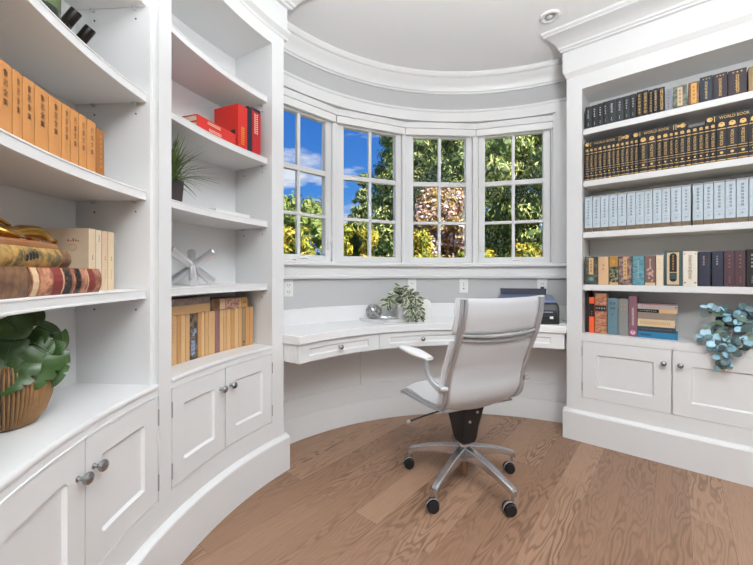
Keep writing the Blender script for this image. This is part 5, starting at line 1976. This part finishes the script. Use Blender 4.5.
# armrests
for s in (-1, 1):
    am = MB()
    pts = RLP([(s * 0.262, -0.172, 0.592), (s * 0.280, -0.158, 0.600), (s * 0.296, -0.120, 0.626), (s * 0.302, -0.094, 0.662), (s * 0.302, -0.086, 0.700), (s * 0.300, -0.082, 0.720)], 5)
    am.tube(pts, [1.55 - 0.55 * min(1, k / 14) for k in range(len(pts))], flat=(0.011, 0.008), up=(s, 0, 0.2))
    am.box(-0.020, 0.020, -0.06, 0.10, -0.004, 0.004, Matrix.Translation((s * 0.292, -0.02, 0.724)))
    ar = part('armrest', am, CHROME, CH, True, world=False, angle=40)
    pd = MB()
    rings = []
    for k in range(13):
        q = k / 12
        y = -0.105 + 0.255 * q
        w = 0.040 * (math.sin(PI * (0.08 + 0.84 * q)) ** 0.45)
        zt = 0.736 + 0.014 * q + 0.006 * math.sin(PI * q)
        zb = 0.722 + 0.012 * q
        x = s * (0.294 + 0.012 * q)
        rings.append([(x + w * cx_, y, zb + (zt - zb) * cz_) for cx_, cz_ in ((-0.8, 0), (0.8, 0), (1, 0.3), (1, 0.7), (0.75, 1), (0, 1.12), (-0.75, 1), (-1, 0.7), (-1, 0.3))])
    pd.loops(rings)
    part('arm_pad', pd, LEATHER, ar, True, world=False, angle=60)
    kb_ = MB().cyl((s * 0.246, -0.176, 0.592), (s * 0.286, -0.170, 0.594), 0.017, 16)
    part('pivot_bolt', kb_, STEEL, ar, True, world=False)

# ------------------------------------------------------------------ garden outside the bay
lawn = MB().box(-22, 26, 3.3, 40, -0.4, -0.3)
struct('ground', lawn, two_tone('lawn', (60, 84, 34), (104, 128, 52), 1.5, 0.35, 0.65, 0.9))
BARK = mat('tree_bark', (84, 68, 52), 0.9, var=0.3, vscale=8, bump=0.6, bscale=12)


def foliage_mesh(name, clusters, n, leaf, mats, rnd, parent, kind='blob', droop=0.0, label=None):
    """cloud of small leaf faces spread over ellipsoid clusters (centre, radii)"""
    vs, fs, mi = [], [], []
    tot = sum(c[1][0] * c[1][2] + c[1][1] * c[1][2] for c in clusters)
    for (c, r) in clusters:
        k = max(8, int(n * (r[0] * r[2] + r[1] * r[2]) / tot))
        cm = rnd.randrange(len(mats))
        for _ in range(k):
            th = rnd.uniform(0, 2 * PI)
            ph = math.acos(rnd.uniform(-1, 1))
            q = rnd.uniform(0.55, 1.05) ** 0.6
            d = Vector((math.sin(ph) * math.cos(th), math.sin(ph) * math.sin(th), math.cos(ph)))
            p = Vector((c[0] + d.x * r[0] * q, c[1] + d.y * r[1] * q, c[2] + d.z * r[2] * q))
            nrm = (d + Vector((rnd.uniform(-0.8, 0.8), rnd.uniform(-0.8, 0.8), rnd.uniform(-0.5, 0.9)))).normalized()
            ax = Vector((rnd.uniform(-1, 1), rnd.uniform(-1, 1), rnd.uniform(-1, 1) - droop))
            ax = (ax - nrm * ax.dot(nrm))
            if ax.length < 1e-3:
                continue
            ax.normalize()
            s = ax.cross(nrm)
            L = leaf * rnd.uniform(0.6, 1.3)
            W = L * (0.32 if kind != 'petal' else 0.6)
            o = len(vs)
            vs += [p - ax * L * 0.5, p - s * W * 0.5 + nrm * W * 0.12, p + ax * L * 0.5, p + s * W * 0.5 + nrm * W * 0.12]
            fs.append((o, o + 1, o + 2, o + 3))
            mi.append(cm if rnd.random() < 0.6 else rnd.randrange(len(mats)))
    # added opaque core inside every cluster blocks see-through, in the last leaf colour
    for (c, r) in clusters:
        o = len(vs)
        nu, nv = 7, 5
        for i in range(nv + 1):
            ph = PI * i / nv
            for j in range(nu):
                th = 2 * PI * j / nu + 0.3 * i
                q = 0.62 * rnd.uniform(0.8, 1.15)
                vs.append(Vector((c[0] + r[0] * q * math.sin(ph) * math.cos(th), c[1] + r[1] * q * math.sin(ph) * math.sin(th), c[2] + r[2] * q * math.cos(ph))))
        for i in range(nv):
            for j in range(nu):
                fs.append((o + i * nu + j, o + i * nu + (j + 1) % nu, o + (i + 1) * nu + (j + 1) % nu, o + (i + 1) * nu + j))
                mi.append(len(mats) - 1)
    me = bpy.data.meshes.new(name)
    top = parent
    inv = WM[top.name].inverted()
    me.from_pydata([tuple(inv @ v) for v in vs], [], fs)
    for m in mats:
        me.materials.append(m)
    me.polygons.foreach_set('material_index', mi)
    me.update()
    return link(name, me, parent)


def veg(name, a, rough=0.65, var=0.35):
    return mat(name, a, rough, var=var, vscale=3)


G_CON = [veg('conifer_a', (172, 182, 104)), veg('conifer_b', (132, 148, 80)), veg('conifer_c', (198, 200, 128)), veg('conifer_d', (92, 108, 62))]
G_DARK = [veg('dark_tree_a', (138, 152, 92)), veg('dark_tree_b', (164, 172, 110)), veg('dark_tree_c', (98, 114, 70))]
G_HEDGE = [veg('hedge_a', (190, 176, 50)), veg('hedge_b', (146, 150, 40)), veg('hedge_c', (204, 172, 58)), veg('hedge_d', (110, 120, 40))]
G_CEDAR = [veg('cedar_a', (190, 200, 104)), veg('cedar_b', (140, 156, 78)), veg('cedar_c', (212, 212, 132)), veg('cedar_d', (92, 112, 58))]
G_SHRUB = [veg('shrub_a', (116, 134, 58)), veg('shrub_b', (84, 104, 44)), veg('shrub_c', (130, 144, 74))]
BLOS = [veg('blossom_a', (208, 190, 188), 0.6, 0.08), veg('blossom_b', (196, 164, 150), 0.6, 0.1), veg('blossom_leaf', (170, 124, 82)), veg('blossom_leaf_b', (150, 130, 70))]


def trunk(parent, base, top, r):
    t = MB().tube([base, (Vector(base) + Vector(top)) / 2 + Vector((0.05, 0, 0)), top], [r, r * 0.8, r * 0.35], 10)
    return part('trunk', t, BARK, parent, True)


def conifer(x, y, h, w, mats, label, n, leaf, seed, z0=-0.3, group='trees beyond the bay windows', name='conifer_tree'):
    rnd = random.Random(seed)
    o = root(name, (x, y, z0), 0, label, 'tree', group)
    cl = []
    lev = int(h / (w * 0.13))
    for i in range(lev):
        f = i / lev
        z = z0 + 0.3 + h * f
        rr = w * (1 - f) ** 0.85 * 0.42 + 0.05
        s = w * 0.115 * (0.35 + 0.75 * (1 - f))
        k = max(2, int(4.5 * rr / s * 0.62))
        for j in range(k):
            a = 2 * PI * (j + rnd.uniform(0, 0.8)) / k + i
            q = rr * rnd.uniform(0.72, 1.0)
            cl.append(((x + q * math.cos(a), y + q * math.sin(a), z - 0.12 * q + rnd.uniform(-0.1, 0.1)), (s * 1.15, s * 1.15, s * rnd.uniform(0.7, 1.1))))
        cl.append(((x, y, z), (rr * 0.6, rr * 0.6, s * 1.2)))
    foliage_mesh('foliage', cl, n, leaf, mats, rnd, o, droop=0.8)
    trunk(o, (x, y, z0), (x, y, z0 + h * 0.95), 0.16 * w / 3)
    return o


def bushy(x, y, h, w, mats, label, n, leaf, seed, z0=-0.3, group='trees beyond the bay windows', name='garden_tree', cat='tree', droop=0.3, kind='blob', low=0.1, nclust=40):
    rnd = random.Random(seed)
    w *= 0.78
    o = root(name, (x, y, z0), 0, label, cat, group)
    cl = []
    for i in range(nclust):
        a = rnd.uniform(0, 2 * PI)
        f = rnd.uniform(low, 0.92)
        rr = w * 0.5 * math.sqrt(max(0.05, 1 - ((f - 0.45) / 0.6) ** 2))
        q = rr * rnd.uniform(0.3, 0.95)
        s = w * rnd.uniform(0.10, 0.19)
        cl.append(((x + q * math.cos(a), y + q * math.sin(a), z0 + h * f), (s, s, s * rnd.uniform(0.7, 1.3))))
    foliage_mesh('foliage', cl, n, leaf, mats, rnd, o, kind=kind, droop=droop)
    trunk(o, (x, y, z0), (x, y, z0 + h * 0.7), 0.05 * w / 1.5)
    return o


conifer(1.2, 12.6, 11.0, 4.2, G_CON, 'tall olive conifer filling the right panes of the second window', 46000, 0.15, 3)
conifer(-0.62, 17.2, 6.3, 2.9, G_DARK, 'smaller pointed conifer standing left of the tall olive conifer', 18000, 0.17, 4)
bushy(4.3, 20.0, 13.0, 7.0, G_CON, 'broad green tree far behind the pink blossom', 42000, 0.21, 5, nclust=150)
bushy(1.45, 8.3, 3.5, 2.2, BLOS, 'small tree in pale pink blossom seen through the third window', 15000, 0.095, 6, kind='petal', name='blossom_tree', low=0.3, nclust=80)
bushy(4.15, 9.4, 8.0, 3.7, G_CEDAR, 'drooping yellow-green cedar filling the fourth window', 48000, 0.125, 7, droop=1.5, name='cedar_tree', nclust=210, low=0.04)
for i, (x, y, h, w, lab) in enumerate(((-2.55, 12.2, 4.3, 3.3, 'rounded green garden tree low in the leftmost window'), (-6.3, 13.0, 4.8, 3.4, 'rounded green garden tree farthest left beyond the leftmost window'),
                                       (-1.05, 14.6, 3.7, 1.4, 'rounded green garden tree left of the pointed conifer'))):
    bushy(x, y, h, w, G_SHRUB, lab, 11000, 0.16, 20 + i, droop=0.1, nclust=90, low=0.05)
HL = [(-4.55, 'farthest left'), (-3.5, 'second from the left'), (-2.45, 'left of the leftmost window'), (-1.4, 'low in the leftmost window'), (-0.35, 'low in the second window'), (0.7, 'under the left half of the pink blossom'),
      (1.75, 'under the right half of the pink blossom'), (2.8, 'low in the fourth window'), (3.85, 'right of the fourth window'), (4.9, 'at the far right end of the row')]
for i, (x, lab) in enumerate(HL):
    bushy(x, 6.3, (2.5 if i < 5 else 2.1) + 0.14 * ((i * 7) % 3 - 1), 1.14, G_HEDGE, 'yellow-green hedge shrub %s' % lab, 5000, 0.10, 40 + i, group='hedge shrubs outside the bay', name='hedge_shrub', cat='shrub', droop=-0.8, nclust=60)


# ------------------------------------------------------------------ daylight, sky and added fill lights
wd = bpy.data.worlds.new('sky')
scene.world = wd
wd.use_nodes = True
nt = wd.node_tree
bg = nt.nodes['Background']
tc = nt.nodes.new('ShaderNodeTexCoord')
sx = nt.nodes.new('ShaderNodeSeparateXYZ')
nt.links.new(tc.outputs['Generated'], sx.inputs[0])
ramp = nt.nodes.new('ShaderNodeValToRGB')
e = ramp.color_ramp.elements
e[0].position = 0.0
e[0].color = srgb(170, 205, 240)
e[1].position = 0.55
e[1].color = srgb(36, 96, 186)
q = ramp.color_ramp.elements.new(0.22)
q.color = srgb(74, 142, 224)
nt.links.new(sx.outputs['Z'], ramp.inputs['Fac'])
mp = nt.nodes.new('ShaderNodeMapping')
mp.inputs['Scale'].default_value = (2.4, 2.4, 8.0)
mp.inputs['Location'].default_value = (0.35, 0.0, 0.2)
nt.links.new(tc.outputs['Generated'], mp.inputs['Vector'])
nz = nt.nodes.new('ShaderNodeTexNoise')
nz.inputs['Scale'].default_value = 1.9
nz.inputs['Detail'].default_value = 6
nz.inputs['Roughness'].default_value = 0.55
nt.links.new(mp.outputs['Vector'], nz.inputs['Vector'])
cr_ = nt.nodes.new('ShaderNodeMapRange')
cr_.inputs['From Min'].default_value = 0.56
cr_.inputs['From Max'].default_value = 0.70
nt.links.new(nz.outputs['Fac'], cr_.inputs['Value'])
mx = nt.nodes.new('ShaderNodeMix')
mx.data_type = 'RGBA'
mx.inputs[7].default_value = srgb(226, 232, 242)
nt.links.new(cr_.outputs['Result'], mx.inputs[0])
nt.links.new(ramp.outputs['Color'], mx.inputs[6])
nt.links.new(mx.outputs[2], bg.inputs['Color'])
bg.inputs['Strength'].default_value = 1.0

sun = bpy.data.lights.new('sun', 'SUN')
sun.energy = 11.0
sun.angle = rad(0.6)
sun.color = (1.0, 0.95, 0.86)
so = link('sun', sun)
so.rotation_euler = Vector((-0.52, 0.52, -0.68)).to_track_quat('-Z', 'Y').to_euler()


def area(name, loc, aim, size, power, sy=None, color=(1, 1, 1)):
    l = bpy.data.lights.new(name, 'AREA')
    l.shape = 'RECTANGLE' if sy else 'DISK'
    l.size = size
    if sy:
        l.size_y = sy
    l.energy = power
    l.color = color
    o = link(name, l)
    o.location = loc
    o.rotation_euler = (Vector(aim) - Vector(loc)).to_track_quat('-Z', 'Y').to_euler()
    return o


FILL_TINT = (0.932, 0.975, 1.0)
area('overhead_fill', (0.6, -0.9, 2.70), (0.6, -0.8, 0.0), 1.6, 26, color=FILL_TINT)  # added unseen fill from overhead, behind the camera
area('bounce_fill', (0.65, -0.1, 1.9), (0.65, -0.1, 2.76), 0.7, 174, color=FILL_TINT)  # added unseen fill aimed up, brightens the ceiling for bounced light

# ------------------------------------------------------------------ camera
cam = bpy.data.cameras.new('camera')
cam.sensor_fit = 'HORIZONTAL'
cam.sensor_width = 36.0
cam.lens = 357.25 / 753 * 36.0
cam.shift_y = -(282.5 - 274.6) / 753
cam.clip_start = 0.02
co = link('camera', cam)
co.location = (0, 0, CAM_H)
co.rotation_euler = (PI / 2, 0, 0)
scene.camera = co
scene.view_settings.view_transform = 'Standard'
scene.view_settings.look = 'None'
scene.view_settings.exposure = 0.0
scene.view_settings.gamma = 1.0
scene.view_settings.use_curve_mapping = False
